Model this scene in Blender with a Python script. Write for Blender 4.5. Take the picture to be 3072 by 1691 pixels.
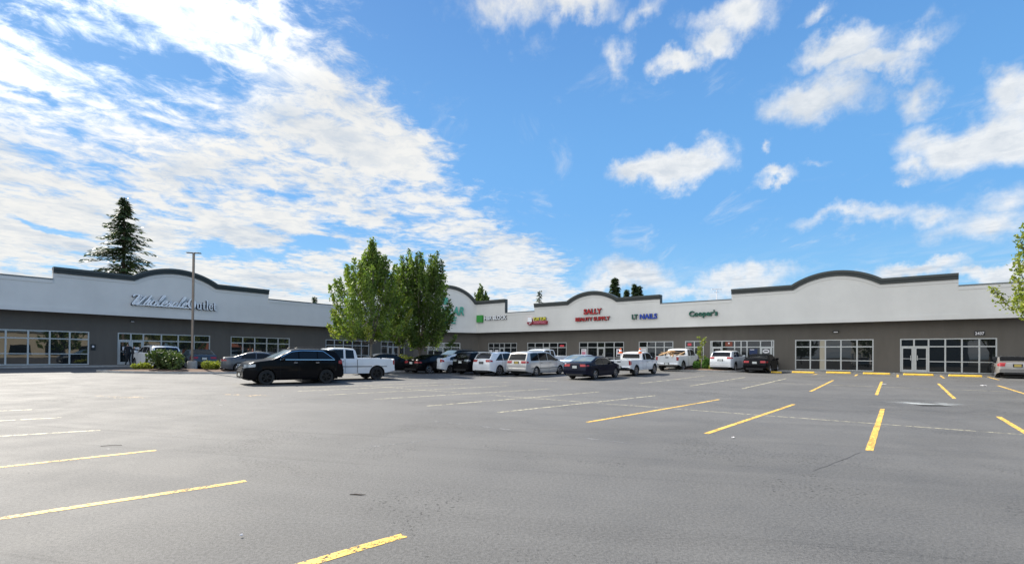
import bpy, bmesh, math, random
from mathutils import Vector, Matrix
random.seed(7)
R_ = math.radians
SC = bpy.context.scene
COL = SC.collection
for o in list(bpy.data.objects): bpy.data.objects.remove(o)

# ------------------------------------------------------------------ camera
F_PX, PITCH, ROLL, CY = 1469.6, R_(.52), R_(.5112), 1050.0   # photo measured at 3072 x 1691
CAMZ = 1.6
cp, sp, cr, sr = math.cos(PITCH), math.sin(PITCH), math.cos(ROLL), math.sin(ROLL)
FW = Vector((0, cp, sp)); U0 = Vector((0, -sp, cp)); R0 = Vector((1, 0, 0))
RT = R0*cr + U0*sr; UP = R0*-sr + U0*cr
cam = bpy.data.cameras.new('camera'); camo = bpy.data.objects.new('camera', cam); COL.objects.link(camo)
cam.sensor_width = 36; cam.lens = F_PX/3072*36
cam.shift_y = (CY-845.5)/3072
cam.clip_start = .1; cam.clip_end = 4000
M = Matrix((RT, UP, -FW)).transposed().to_4x4(); M.translation = Vector((0, 0, CAMZ))
camo.matrix_world = M
SC.camera = camo

# ------------------------------------------------------------------ light
SUN_AZ, SUN_EL = R_(-50.5), R_(44)       # azimuth from +Y, clockwise positive
sdir = Vector((math.sin(SUN_AZ)*math.cos(SUN_EL), math.cos(SUN_AZ)*math.cos(SUN_EL), math.sin(SUN_EL)))
sl = bpy.data.lights.new('sun', 'SUN'); sl.energy = 5.0; sl.angle = R_(.55); sl.color = (1, .93, .82)
so = bpy.data.objects.new('sun', sl); COL.objects.link(so)
so.rotation_euler = sdir.to_track_quat('Z', 'Y').to_euler(); so.location = (0, 0, 60)
SC.view_settings.view_transform = 'Standard'; SC.view_settings.look = 'None'
SC.view_settings.exposure = 1.0; SC.view_settings.gamma = 1; SC.view_settings.use_curve_mapping = False
SC.render.engine = 'CYCLES'
SKY_STR = .085
world = bpy.data.worlds.new('World'); SC.world = world; world.use_nodes = True

class NT:
    def __init__(s, tree):
        s.t = tree; s.n = tree.nodes; s.l = tree.links
    def add(s, typ, **kw):
        n = s.n.new(typ)
        for k, v in kw.items(): setattr(n, k, v)
        return n
    def put(s, sock, v):
        if isinstance(v, bpy.types.NodeSocket): s.l.new(v, sock)
        else: sock.default_value = v
    def math(s, op, a, b=None, c=None, clamp=False):
        n = s.add('ShaderNodeMath', operation=op, use_clamp=clamp); s.put(n.inputs[0], a)
        if b is not None: s.put(n.inputs[1], b)
        if c is not None: s.put(n.inputs[2], c)
        return n.outputs[0]
    def vmath(s, op, a, b=None):
        n = s.add('ShaderNodeVectorMath', operation=op); s.put(n.inputs[0], a)
        if b is not None: s.put(n.inputs[1], b)
        return n.outputs['Value'] if op in ('LENGTH', 'DOT_PRODUCT') else n.outputs[0]
    def noise(s, vec, scale, detail=4, rough=.5, dist=0, lac=2, typ=None):
        n = s.add('ShaderNodeTexNoise'); s.put(n.inputs['Vector'], vec)
        n.inputs['Scale'].default_value = scale; n.inputs['Detail'].default_value = detail
        n.inputs['Roughness'].default_value = rough; n.inputs['Distortion'].default_value = dist
        n.inputs['Lacunarity'].default_value = lac
        return n.outputs[0]
    def smooth(s, x, lo, hi, a=0., b=1.):
        n = s.add('ShaderNodeMapRange', interpolation_type='SMOOTHSTEP'); s.put(n.inputs[0], x)
        s.put(n.inputs[1], lo); s.put(n.inputs[2], hi); s.put(n.inputs[3], a); s.put(n.inputs[4], b)
        return n.outputs[0]
    def mix(s, f, a, b, mode='MIX'):
        n = s.add('ShaderNodeMix', data_type='RGBA', blend_type=mode); s.put(n.inputs[0], f)
        for i, v in ((6, a), (7, b)):
            if isinstance(v, tuple) and len(v) == 3: v = v+(1,)
            s.put(n.inputs[i], v)
        return n.outputs[2]
    def xyz(s, v):
        n = s.add('ShaderNodeSeparateXYZ'); s.put(n.inputs[0], v); return n.outputs
    def comb(s, x, y, z):
        n = s.add('ShaderNodeCombineXYZ'); s.put(n.inputs[0], x); s.put(n.inputs[1], y); s.put(n.inputs[2], z); return n.outputs[0]

def build_world():
    N = NT(world.node_tree); N.n.clear()
    out = N.add('ShaderNodeOutputWorld'); bg = N.add('ShaderNodeBackground'); bg.inputs[1].default_value = SKY_STR
    N.l.new(bg.outputs[0], out.inputs[0])
    sky = N.add('ShaderNodeTexSky', sky_type='NISHITA'); sky.sun_disc = False
    sky.sun_elevation = SUN_EL; sky.sun_rotation = SUN_AZ
    sky.air_density = 1.25; sky.dust_density = .6; sky.ozone_density = 2.2
    D = N.add('ShaderNodeTexCoord').outputs['Generated']
    x, y, z = N.xyz(D)[:3]
    zc = N.math('MAXIMUM', z, 0)
    base = N.mix(1., sky.outputs[0], (1.02, 1.04, 1.10), 'MULTIPLY')
    # clear-air colours away from the sun are deeper
    el0 = N.math('ARCSINE', z)
    deep = N.mix(N.smooth(el0, .0, .30), (.34, .74, 1.1), (.185, .51, 1.0)); deep = N.mix(N.smooth(el0, .25, .75), deep, (.115, .33, .78))
    ds = N.add('ShaderNodeVectorMath', operation='SCALE'); N.l.new(deep, ds.inputs[0]); ds.inputs[3].default_value = .88/(2*SKY_STR)
    base = N.mix(.90, base, ds.outputs[0])
    hs = N.add('ShaderNodeHueSaturation'); hs.inputs['Saturation'].default_value = 1.0; hs.inputs['Value'].default_value = 1.0
    N.l.new(base, hs.inputs['Color']); base = hs.outputs[0]
    # ---- high cloud sheet on the left, laid on a flat layer overhead
    zz = N.math('ADD', zc, .035)
    qx = N.math('DIVIDE', x, zz); qy = N.math('DIVIDE', y, zz)
    q = N.comb(qx, qy, 0.)
    n1 = N.noise(N.comb(N.math('MULTIPLY', qx, .8), N.math('MULTIPLY', qy, .62), .3), 1.9, 8, .62, .35)
    n2 = N.noise(q, 8.0, 6, .68, .4)
    nbig = N.noise(q, .7, 3, .5)
    edge = N.math('ADD', N.math('MULTIPLY', N.math('SUBTRACT', qy, 1.3), .30), -.42)
    side = N.math('SUBTRACT', edge, qx)                       # >0 inside the sheet
    cover = N.smooth(side, -.38, .50, -.34, .19)
    dens = N.math('ADD', N.math('ADD', N.math('ADD', .5, N.math('MULTIPLY', N.math('SUBTRACT', n1, .5), 1.35)), N.math('MULTIPLY', N.math('SUBTRACT', n2, .5), .70)), N.math('ADD', cover, N.math('MULTIPLY', N.smooth(N.math('ARCSINE', z), .30, .06), N.smooth(side, -.9, .3, 0., .08))))
    dens = N.math('ADD', dens, N.math('MULTIPLY', N.math('SUBTRACT', nbig, .5), .35))
    def azel0(px, py):
        d = (FW + RT*((px-1536)/F_PX) + UP*((CY-py)/F_PX)).normalized(); return math.atan2(d.x, d.y), math.asin(d.z)
    hw_ = N.add('ShaderNodeTexNoise'); hw_.inputs['Scale'].default_value = 9; hw_.inputs['Detail'].default_value = 5; N.l.new(D, hw_.inputs['Vector'])
    PP = N.vmath('ADD', N.comb(N.math('ARCTAN2', x, y), N.math('ARCSINE', z), 0.), N.vmath('MULTIPLY', N.vmath('SUBTRACT', hw_.outputs['Color'], (.5, .5, .5)), (.24, .10, 0)))
    for (hx, hy, hrx, hry, st) in ((150,90,200,70,.26),(420,190,180,50,.28),(110,300,70,26,.35),(640,250,150,90,.22),(700,745,170,34,.5),(880,740,150,30,.45),(1040,690,120,40,.40),(30,650,80,14,.4),(170,668,120,14,.35),(560,590,70,20,.3),(860,590,110,24,.28),(1000,740,90,30,.4),(1180,560,70,30,.3),(40,800,70,30,.3),(330,640,110,18,.22),(1120,830,80,30,.3)):
        a_, e_ = azel0(hx, hy); a2_, _ = azel0(hx+hrx, hy); _, e2_ = azel0(hx, hy-hry)
        v_ = N.vmath('MULTIPLY', N.vmath('SUBTRACT', PP, (a_, e_, 0)), (1/(a2_-a_), 1/(e2_-e_), 0))
        dens = N.math('SUBTRACT', dens, N.math('MULTIPLY', N.smooth(N.vmath('LENGTH', v_), 1.35, .2), st*.62))
    sheet = N.math('MULTIPLY', N.smooth(dens, .44, .78), .97)
    # thin it to blue high up at the far left
    # ---- separate cumulus on the right, each at its own bearing and height
    az = N.math('ARCTAN2', x, y); el = N.math('ARCSINE', z)
    P = N.comb(az, el, 0.)
    wob = N.add('ShaderNodeTexNoise'); wob.inputs['Scale'].default_value = 6; wob.inputs['Detail'].default_value = 6; wob.inputs['Roughness'].default_value = .62
    N.l.new(P, wob.inputs['Vector'])
    wv = N.vmath('SUBTRACT', wob.outputs['Color'], (.5, .5, .5)); 
    wv2 = N.add('ShaderNodeVectorMath', operation='SCALE'); N.l.new(wv, wv2.inputs[0]); wv2.inputs[3].default_value = .17
    P2 = N.vmath('ADD', P, wv2.outputs[0])
    blobs = [(1560,25,.62,190,85),(1700,5,.9,190,75),(1655,80,.4,40,60),(2190,20,1,150,90),(2110,120,1,75,75),(2035,195,.9,62,45),(1940,20,.5,70,50),(1870,150,.62,62,55),
             (2520,135,1.05,150,70),(2600,190,1,150,55),(2720,120,.7,90,55),(2720,270,.7,70,80),(2430,330,1,170,85),(2480,300,.9,90,100),(2860,390,1.1,190,85),(2990,370,1.2,220,110),(3010,250,.9,110,70),(2780,470,.8,90,50),
             (2760,515,.5,80,18),(2010,480,1.2,140,62),(1930,490,1.1,100,45),(2110,490,1,90,55),(1900,505,.6,60,25),(2310,550,.75,75,20),(2300,478,.5,22,16),(2450,515,.4,50,14),
             (2560,665,.60,260,32),(2780,650,.55,150,40),(2940,690,.7,190,70),(2960,600,.55,130,60),
             (1900,830,1,150,45),(1830,860,.9,90,30),(2230,838,.8,190,38),(2060,870,.7,150,28),(2760,840,.9,240,30),(3000,835,1,180,30),(1700,880,.5,60,20),(2480,30,.5,70,25),(2800,70,.3,160,40)]
    def azel(px, py):
        d = (FW + RT*((px-1536)/F_PX) + UP*((CY-py)/F_PX)).normalized()
        return math.atan2(d.x, d.y), math.asin(d.z), d
    acc = None
    for (bx, by, st, rx, ry) in blobs:
        a, e, d = azel(bx, by); a2, _, _ = azel(bx+rx, by); _, e2, _ = azel(bx, by-ry)
        v = N.vmath('MULTIPLY', N.vmath('SUBTRACT', P2, (a, e, 0)), (1/max(.01, a2-a), 1/max(.008, e2-e), 0))
        m = N.math('MULTIPLY', N.math('SUBTRACT', 1.25, N.vmath('LENGTH', v)), st)
        acc = m if acc is None else N.math('MAXIMUM', acc, m)
    nf = N.noise(P, 22, 7, .62, .2)
    acc = N.math('ADD', acc, N.math('MULTIPLY', N.math('SUBTRACT', nf, .5), 1.1))
    cum = N.smooth(acc, .0, .95)
    # fine wisps and small flecks between
    wsp = N.noise(N.comb(N.math('MULTIPLY', qx, 1.3), N.math('MULTIPLY', qy, .55), 4.), 2.2, 8, .66, .6)
    wisp = N.math('MULTIPLY', N.smooth(wsp, .56, .78), .42)
    low = N.smooth(el, .02, .22, .55, 0.)                     # thicker near the skyline
    wisp = N.math('MAXIMUM', wisp, N.math('MULTIPLY', N.smooth(wsp, .44, .62), low))
    alpha = N.math('MAXIMUM', N.math('MAXIMUM', sheet, cum), wisp)
    alpha = N.math('MULTIPLY', alpha, N.smooth(el, -.02, .02))
    # unseen bright cloud bank added behind the viewer to fill the shaded shop fronts
    rear = N.smooth(N.vmath('DOT_PRODUCT', D, (-.66, -.75, .05)), .0, .6)
    rn = N.smooth(N.noise(D, 2.6, 6, .6), .34, .56, .45, 1.)
    rearb = N.math('MULTIPLY', N.math('MULTIPLY', rear, rn), N.smooth(el, -.02, .03))
    alpha = N.math('MAXIMUM', alpha, rearb)
    # ---- cloud tone: thick parts a little greyer, sun side creamy
    g1 = N.noise(N.comb(N.math('MULTIPLY', qx, .7), N.math('MULTIPLY', qy, .5), 9.), 2.6, 6, .58, .3)
    thick = N.smooth(g1, .45, .72)
    cumg = N.smooth(acc, .75, 1.5)
    grey = N.math('MULTIPLY', N.math('MAXIMUM', N.math('MULTIPLY', thick, .75), N.math('MULTIPLY', cumg, .45)), 1., clamp=True)
    toward = N.vmath('DOT_PRODUCT', D, tuple(sdir))
    warm = N.smooth(toward, .35, .95)
    wcol = N.mix(warm, (.93, .965, 1.0), (1.0, .985, .94))
    edgeblue = N.math('MULTIPLY', N.smooth(dens, .60, .95, 0., 1.), N.smooth(n2, .40, .62))
    grey = N.math('ADD', grey, N.math('MULTIPLY', N.smooth(n2, .58, .40), .30), clamp=True)
    ccol = N.mix(grey, wcol, (.62, .70, .80))
    CL = .94/(2*SKY_STR)
    glow = N.math('MULTIPLY', N.math('MULTIPLY', CL, N.smooth(toward, .86, .99, 1., 2.2)), N.smooth(rear, .0, 1., 1., 1.8))      # clouds close to the sun are far brighter; added rear bank boosted as fill
    sc = N.add('ShaderNodeVectorMath', operation='SCALE'); N.l.new(ccol, sc.inputs[0]); N.l.new(glow, sc.inputs[3])
    res = N.mix(alpha, base, sc.outputs[0])
    N.l.new(res, bg.inputs[0])
build_world()

# ------------------------------------------------------------------ measured frames
CORN = Vector((-7.948, 64.22)); TR = Vector((.78055, -.62510)); TL = Vector((-.62510, -.78055))
CHP = Vector((-11.95, 59.2)); CHT = Vector((7.75, 2.0)).normalized(); CHN = Vector((CHT.y, -CHT.x))
class Frame:
    def __init__(s, o, t, n): s.o, s.t, s.n = o, t, n
    def p(s, a, off, z):
        q = s.o + s.t*a + s.n*off; return Vector((q.x, q.y, z))
FR_, FL_, FC_ = Frame(CORN, TR, TL), Frame(CORN, TL, TR), Frame(CHP, CHT, CHN)
def softplus(v, k): 
    t = v/k
    return v if t > 20 else (0. if t < -20 else k*math.log1p(math.exp(t)))
def wall_dist(x, y):
    dr = (CORN - Vector((x, y))).dot(-TL)*1.0
    dl = (Vector((x, y)) - CORN).dot(TR)
    k = 2.0
    return -k*math.log(math.exp(-min(60, max(-60, dr/k))) + math.exp(-min(60, max(-60, dl/k))))
def gz(x, y):
    d = wall_dist(x, y)
    v = .455 - .0205*max(d, -3)
    return min(.5, softplus(v, .05))
def ray(px, py): return FW + RT*((px-1536)/F_PX) + UP*((CY-py)/F_PX)
def ground_at(px, py):
    v = ray(px, py); z = 0.
    for _ in range(40):
        t = (CAMZ-z)/(-v.z); z = .5*z + .5*gz(v.x*t, v.y*t)
    return Vector((v.x*t, v.y*t, gz(v.x*t, v.y*t)))
def on_wall(fr, px, py, off=0.):
    v = ray(px, py); o = fr.o + fr.n*off
    det = fr.t.x*(-v.y) + v.x*fr.t.y
    s = (-o.x*(-v.y) + (-v.x)*o.y*1.0)/det if False else None
    # solve t*s - v*k = -o
    a, b, c, d = fr.t.x, -v.x, fr.t.y, -v.y
    D_ = a*d - b*c
    s = (-o.x*d + b*o.y)/D_; k = (-a*o.y + c*o.x)/D_
    return s, v.z*k + CAMZ

# ------------------------------------------------------------------ object helpers
def tag(o, label=None, cat=None, group=None, kind=None):
    if label: o['label'] = label
    if cat: o['category'] = cat
    if group: o['group'] = group
    if kind: o['kind'] = kind
    return o
def empty(name, loc=(0, 0, 0), rz=0.):
    o = bpy.data.objects.new(name, None); COL.objects.link(o); o.location = loc; o.rotation_euler = (0, 0, rz)
    o.empty_display_size = .3
    return o
def link(name, me, mat=None, parent=None, smooth=None):
    o = bpy.data.objects.new(name, me); COL.objects.link(o)
    if mat is not None:
        for m in (mat if isinstance(mat, (list, tuple)) else [mat]): me.materials.append(m)
    if parent is not None: o.parent = parent
    if smooth is not None:
        me.polygons.foreach_set('use_smooth', [True]*len(me.polygons))
        if smooth < 180: me.set_sharp_from_angle(angle=R_(smooth))
    return o
class MB:
    def __init__(s): s.v = []; s.f = []; s.mi = []; s.cur = 0
    def face(s, pts):
        b = len(s.v); s.v += [tuple(p) for p in pts]; s.f.append(tuple(range(b, b+len(pts)))); s.mi.append(s.cur)
    def grid(s, rows, closed=False, flip=False):
        b = len(s.v); n = len(rows[0])
        for r in rows: s.v += [tuple(p) for p in r]
        for i in range(len(rows)-1):
            for j in range(n if closed else n-1):
                k = (j+1) % n
                q = (b+i*n+j, b+i*n+k, b+(i+1)*n+k, b+(i+1)*n+j)
                s.f.append(q[::-1] if flip else q); s.mi.append(s.cur)
    def box(s, c, d, rz=0., tilt=None):
        m = Matrix.Rotation(rz, 3, 'Z')
        if tilt is not None: m = m @ tilt
        c = Vector(c); P = []
        for sx in (-1, 1):
            for sy in (-1, 1):
                for sz in (-1, 1): P.append(c + m @ Vector((sx*d[0]/2, sy*d[1]/2, sz*d[2]/2)))
        b = len(s.v); s.v += [tuple(p) for p in P]
        for q in ((0,1,3,2),(4,6,7,5),(0,4,5,1),(2,3,7,6),(0,2,6,4),(1,5,7,3)):
            s.f.append(tuple(b+i for i in q)); s.mi.append(s.cur)
    def hexa(s, P):
        b = len(s.v); s.v += [tuple(p) for p in P]
        for q in ((0,1,3,2),(4,6,7,5),(0,4,5,1),(2,3,7,6),(0,2,6,4),(1,5,7,3)):
            s.f.append(tuple(b+i for i in q)); s.mi.append(s.cur)
    def tube(s, pts, rad, n=8, cap=True):
        pts = [Vector(p) for p in pts]; rows = []
        if not isinstance(rad, (list, tuple)): rad = [rad]*len(pts)
        up = None
        for i, p in enumerate(pts):
            d = (pts[min(i+1, len(pts)-1)] - pts[max(i-1, 0)]).normalized()
            if up is None: up = d.orthogonal().normalized()
            u = (up - d*up.dot(d)).normalized(); w = d.cross(u); up = u
            rows.append([p + (u*math.cos(2*math.pi*k/n) + w*math.sin(2*math.pi*k/n))*rad[i] for k in range(n)])
        s.grid(rows, True)
        if cap: s.face(rows[0][::-1]); s.face(rows[-1])
    def lathe(s, prof, c, axis='Y', n=24, closed=True):
        rows = []
        for (r, h) in prof:
            rr = []
            for k in range(n):
                a = 2*math.pi*k/n
                if axis == 'Y': rr.append((c[0]+r*math.cos(a), c[1]+h, c[2]+r*math.sin(a)))
                else: rr.append((c[0]+r*math.cos(a), c[1]+r*math.sin(a), c[2]+h))
            rows.append(rr)
        s.grid(rows, True)
    def build(s, name, mat, parent=None, smooth=None, bevel=0.):
        me = bpy.data.meshes.new(name); me.from_pydata(s.v, [], s.f)
        o = link(name, me, mat, parent)
        me.polygons.foreach_set('material_index', s.mi)
        bm = bmesh.new(); bm.from_mesh(me)
        bmesh.ops.remove_doubles(bm, verts=bm.verts, dist=.0004)
        bmesh.ops.recalc_face_normals(bm, faces=bm.faces)
        if bevel: bmesh.ops.bevel(bm, geom=[e for e in bm.edges if e.is_manifold and e.calc_face_angle(0) > .5], offset=bevel, segments=2, affect='EDGES', profile=.5, clamp_overlap=True)
        bm.to_mesh(me); bm.free()
        if smooth is not None:
            me.polygons.foreach_set('use_smooth', [True]*len(me.polygons))
            if smooth < 180: me.set_sharp_from_angle(angle=R_(smooth))
        return o

# ------------------------------------------------------------------ materials
def mat(name, col, rough=.6, metal=0., spec=.5, nscale=0., namt=0., bump=0., bscale=40., coat=0., emis=None, ior=None):
    m = bpy.data.materials.new(name); m.use_nodes = True
    N = NT(m.node_tree); b = N.n['Principled BSDF']
    b.inputs['Base Color'].default_value = tuple(col)+(1,); b.inputs['Roughness'].default_value = rough
    b.inputs['Metallic'].default_value = metal; b.inputs['Specular IOR Level'].default_value = spec
    if ior: b.inputs['IOR'].default_value = ior
    b.inputs['Coat Weight'].default_value = coat; b.inputs['Coat Roughness'].default_value = .04
    P = N.add('ShaderNodeTexCoord').outputs['Object']
    if namt:
        n = N.noise(P, nscale, 6, .6)
        f = N.smooth(n, .3, .7, 1-namt, 1+namt*.6)
        sc = N.add('ShaderNodeVectorMath', operation='SCALE'); sc.inputs[0].default_value = col; N.l.new(f, sc.inputs[3])
        N.l.new(sc.outputs[0], b.inputs['Base Color'])
    if bump:
        bn = N.add('ShaderNodeBump'); bn.inputs['Strength'].default_value = bump; bn.inputs['Distance'].default_value = .02
        N.l.new(N.noise(P, bscale, 5, .6), bn.inputs['Height']); N.l.new(bn.outputs[0], b.inputs['Normal'])
    if emis:
        b.inputs['Emission Color'].default_value = tuple(emis[:3])+(1,); b.inputs['Emission Strength'].default_value = emis[3]
    return m

def asphalt_mat():
    m = bpy.data.materials.new('asphalt'); m.use_nodes = True
    N = NT(m.node_tree); b = N.n['Principled BSDF']
    P = N.add('ShaderNodeTexCoord').outputs['Object']
    rot = N.add('ShaderNodeMapping'); rot.inputs['Rotation'].default_value = (0, 0, R_(14)); N.l.new(P, rot.inputs[0])
    st = N.add('ShaderNodeMapping'); st.inputs['Scale'].default_value = (.10, 1.5, 1); N.l.new(rot.outputs[0], st.inputs[0])
    big = N.noise(P, .09, 4, .55); mid = N.noise(P, .8, 6, .6, .4); streak = N.noise(st.outputs[0], 1.0, 6, .62, .3)
    fine = N.noise(P, 30, 5, .75); grain = N.noise(P, 110, 3, .7)
    v = N.math('ADD', .84, N.math('MULTIPLY', N.math('SUBTRACT', big, .5), .40))
    v = N.math('ADD', v, N.math('MULTIPLY', N.math('SUBTRACT', mid, .5), .34))
    v = N.math('ADD', v, N.math('MULTIPLY', N.math('SUBTRACT', streak, .5), .24))
    v = N.math('ADD', v, N.smooth(fine, .36, .62, -.20, .18))
    v = N.math('ADD', v, N.smooth(grain, .40, .60, -.24, .22))
    # dark tyre scuffs: thin parts of a long stretched noise
    st2 = N.add('ShaderNodeMapping'); st2.inputs['Scale'].default_value = (.06, 3.2, 1); st2.inputs['Rotation'].default_value = (0, 0, R_(-6)); N.l.new(rot.outputs[0], st2.inputs[0])
    sc = N.smooth(N.noise(st2.outputs[0], 1.3, 4, .5, .2), .60, .70)
    v = N.math('SUBTRACT', v, N.math('MULTIPLY', sc, .17))
    # pits where the sealcoat has worn off
    pn = N.noise(P, 24, 2, .5, .25); pn2 = N.noise(P, 7, 3, .6)
    reg = N.smooth(N.noise(P, .38, 5, .62, .6), .42, .66)
    thr = N.math('ADD', N.smooth(reg, 0, 1, .78, .590), N.math('MULTIPLY', N.math('SUBTRACT', pn2, .5), -.14))
    pit = N.smooth(N.math('SUBTRACT', pn, thr), .0, .035)
    v = N.math('SUBTRACT', v, N.math('MULTIPLY', pit, .55))
    # old repair seams and hairline cracks
    wv = N.vmath('ADD', P, N.vmath('MULTIPLY', N.add('ShaderNodeTexNoise').outputs['Color'], (0, 0, 0)))
    cr_ = N.add('ShaderNodeTexVoronoi', feature='DISTANCE_TO_EDGE'); cr_.inputs['Scale'].default_value = .13
    wn = N.add('ShaderNodeTexNoise'); wn.inputs['Scale'].default_value = 1.1; wn.inputs['Detail'].default_value = 6; N.l.new(P, wn.inputs['Vector'])
    pw = N.vmath('ADD', P, N.vmath('MULTIPLY', N.vmath('SUBTRACT', wn.outputs['Color'], (.5, .5, .5)), (1.6, 1.6, 0)))
    N.l.new(pw, cr_.inputs['Vector'])
    crk = N.math('MULTIPLY', N.smooth(cr_.outputs['Distance'], .0, .0022, 1., 0.), N.smooth(N.noise(P, .35, 3, .5), .52, .62))
    v = N.math('SUBTRACT', v, N.math('MULTIPLY', crk, .35))
    blot = N.noise(P, .23, 3, .5, .8); blot2 = N.noise(st.outputs[0], .35, 4, .55, .6)
    v = N.math('ADD', v, N.math('ADD', N.smooth(blot, .42, .56, -.04, .04), N.smooth(blot2, .44, .58, -.035, .035)))
    v = N.math('MAXIMUM', v, .2)
    tint = N.mix(big, (.098, .0985, .099), (.108, .1055, .101))
    vs = N.add('ShaderNodeVectorMath', operation='SCALE'); N.l.new(tint, vs.inputs[0]); N.l.new(v, vs.inputs[3])
    N.l.new(vs.outputs[0], b.inputs['Base Color'])
    N.put(b.inputs['Roughness'], N.smooth(N.math('ADD', mid, N.math('MULTIPLY', streak, .5)), .5, 1.0, .70, .80))
    b.inputs['Specular IOR Level'].default_value = .48
    bp = N.add('ShaderNodeBump'); bp.inputs['Strength'].default_value = .85; bp.inputs['Distance'].default_value = .008
    h = N.math('SUBTRACT', N.math('ADD', fine, N.math('MULTIPLY', grain, .6)), N.math('MULTIPLY', pit, 1.2))
    N.l.new(h, bp.inputs['Height']); N.l.new(bp.outputs[0], b.inputs['Normal'])
    return m
def paint_mat(name, col, lo=.35, hi=.5, sc=9):
    m = bpy.data.materials.new(name); m.use_nodes = True
    N = NT(m.node_tree); b = N.n['Principled BSDF']; out = N.n['Material Output']
    P = N.add('ShaderNodeTexCoord').outputs['Object']
    n = N.noise(P, sc, 8, .72)
    cn = N.noise(P, 1.5, 4, .6)
    c = N.mix(cn, tuple(k*.82 for k in col), tuple(min(1, k*1.1) for k in col))
    N.l.new(c, b.inputs['Base Color']); b.inputs['Roughness'].default_value = .6
    tr = N.add('ShaderNodeBsdfTransparent'); mx = N.add('ShaderNodeMixShader')
    N.l.new(N.smooth(N.math('ADD', n, N.math('MULTIPLY', N.math('SUBTRACT', cn, .5), .25)), lo, hi), mx.inputs[0]); N.l.new(tr.outputs[0], mx.inputs[1]); N.l.new(b.outputs[0], mx.inputs[2])
    N.l.new(mx.outputs[0], out.inputs[0])
    return m
def stucco_mat(name, col, weather=.0):
    m = bpy.data.materials.new(name); m.use_nodes = True
    N = NT(m.node_tree); b = N.n['Principled BSDF']
    P = N.add('ShaderNodeTexCoord').outputs['Object']
    st = N.add('ShaderNodeMapping'); st.inputs['Scale'].default_value = (1.2, 1.2, .22); N.l.new(P, st.inputs[0])
    a = N.noise(P, .35, 5, .6); s = N.noise(st.outputs[0], 1.6, 6, .6)
    f = N.math('ADD', N.smooth(a, .3, .7, -.05, .04), N.smooth(s, .3, .75, .02+weather*.3, -.03-weather))
    vs = N.add('ShaderNodeVectorMath', operation='SCALE'); vs.inputs[0].default_value = col; N.l.new(N.math('ADD', 1., f), vs.inputs[3])
    N.l.new(vs.outputs[0], b.inputs['Base Color']); b.inputs['Roughness'].default_value = .85
    bp = N.add('ShaderNodeBump'); bp.inputs['Strength'].default_value = .25; bp.inputs['Distance'].default_value = .01
    N.l.new(N.noise(P, 26, 5, .6), bp.inputs['Height']); N.l.new(bp.outputs[0], b.inputs['Normal'])
    return m
def glass_mat(name, base, ior, rough=.015, wave=.0):
    m = mat(name, base, rough, 0, .5, ior=ior)
    if wave:
        N = NT(m.node_tree); b = N.n['Principled BSDF']
        P = N.add('ShaderNodeTexCoord').outputs['Object']
        bp = N.add('ShaderNodeBump'); bp.inputs['Strength'].default_value = wave; bp.inputs['Distance'].default_value = .01
        N.l.new(N.noise(P, .9, 2, .4), bp.inputs['Height']); N.l.new(bp.outputs[0], b.inputs['Normal'])
    return m
def leaf_mat(name, c1, c2, trans=.35):
    m = bpy.data.materials.new(name); m.use_nodes = True
    N = NT(m.node_tree); N.n.clear(); out = N.add('ShaderNodeOutputMaterial')
    P = N.add('ShaderNodeTexCoord').outputs['Object']
    g = N.add('ShaderNodeNewGeometry')
    rnd = g.outputs['Random Per Island']
    n = N.noise(P, 1.1, 3, .6)
    f = N.math('ADD', N.math('MULTIPLY', rnd, .55), N.smooth(n, .35, .65, 0., .45))
    c = N.mix(f, c1, c2)
    d = N.add('ShaderNodeBsdfPrincipled'); N.l.new(c, d.inputs['Base Color']); d.inputs['Roughness'].default_value = .5; d.inputs['Specular IOR Level'].default_value = .2
    t = N.add('ShaderNodeBsdfTranslucent'); N.l.new(N.mix(1., c, (1.25, 1.35, .55), 'MULTIPLY'), t.inputs[0])
    mx = N.add('ShaderNodeMixShader'); mx.inputs[0].default_value = trans
    N.l.new(d.outputs[0], mx.inputs[1]); N.l.new(t.outputs[0], mx.inputs[2]); N.l.new(mx.outputs[0], out.inputs[0])
    return m

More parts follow.
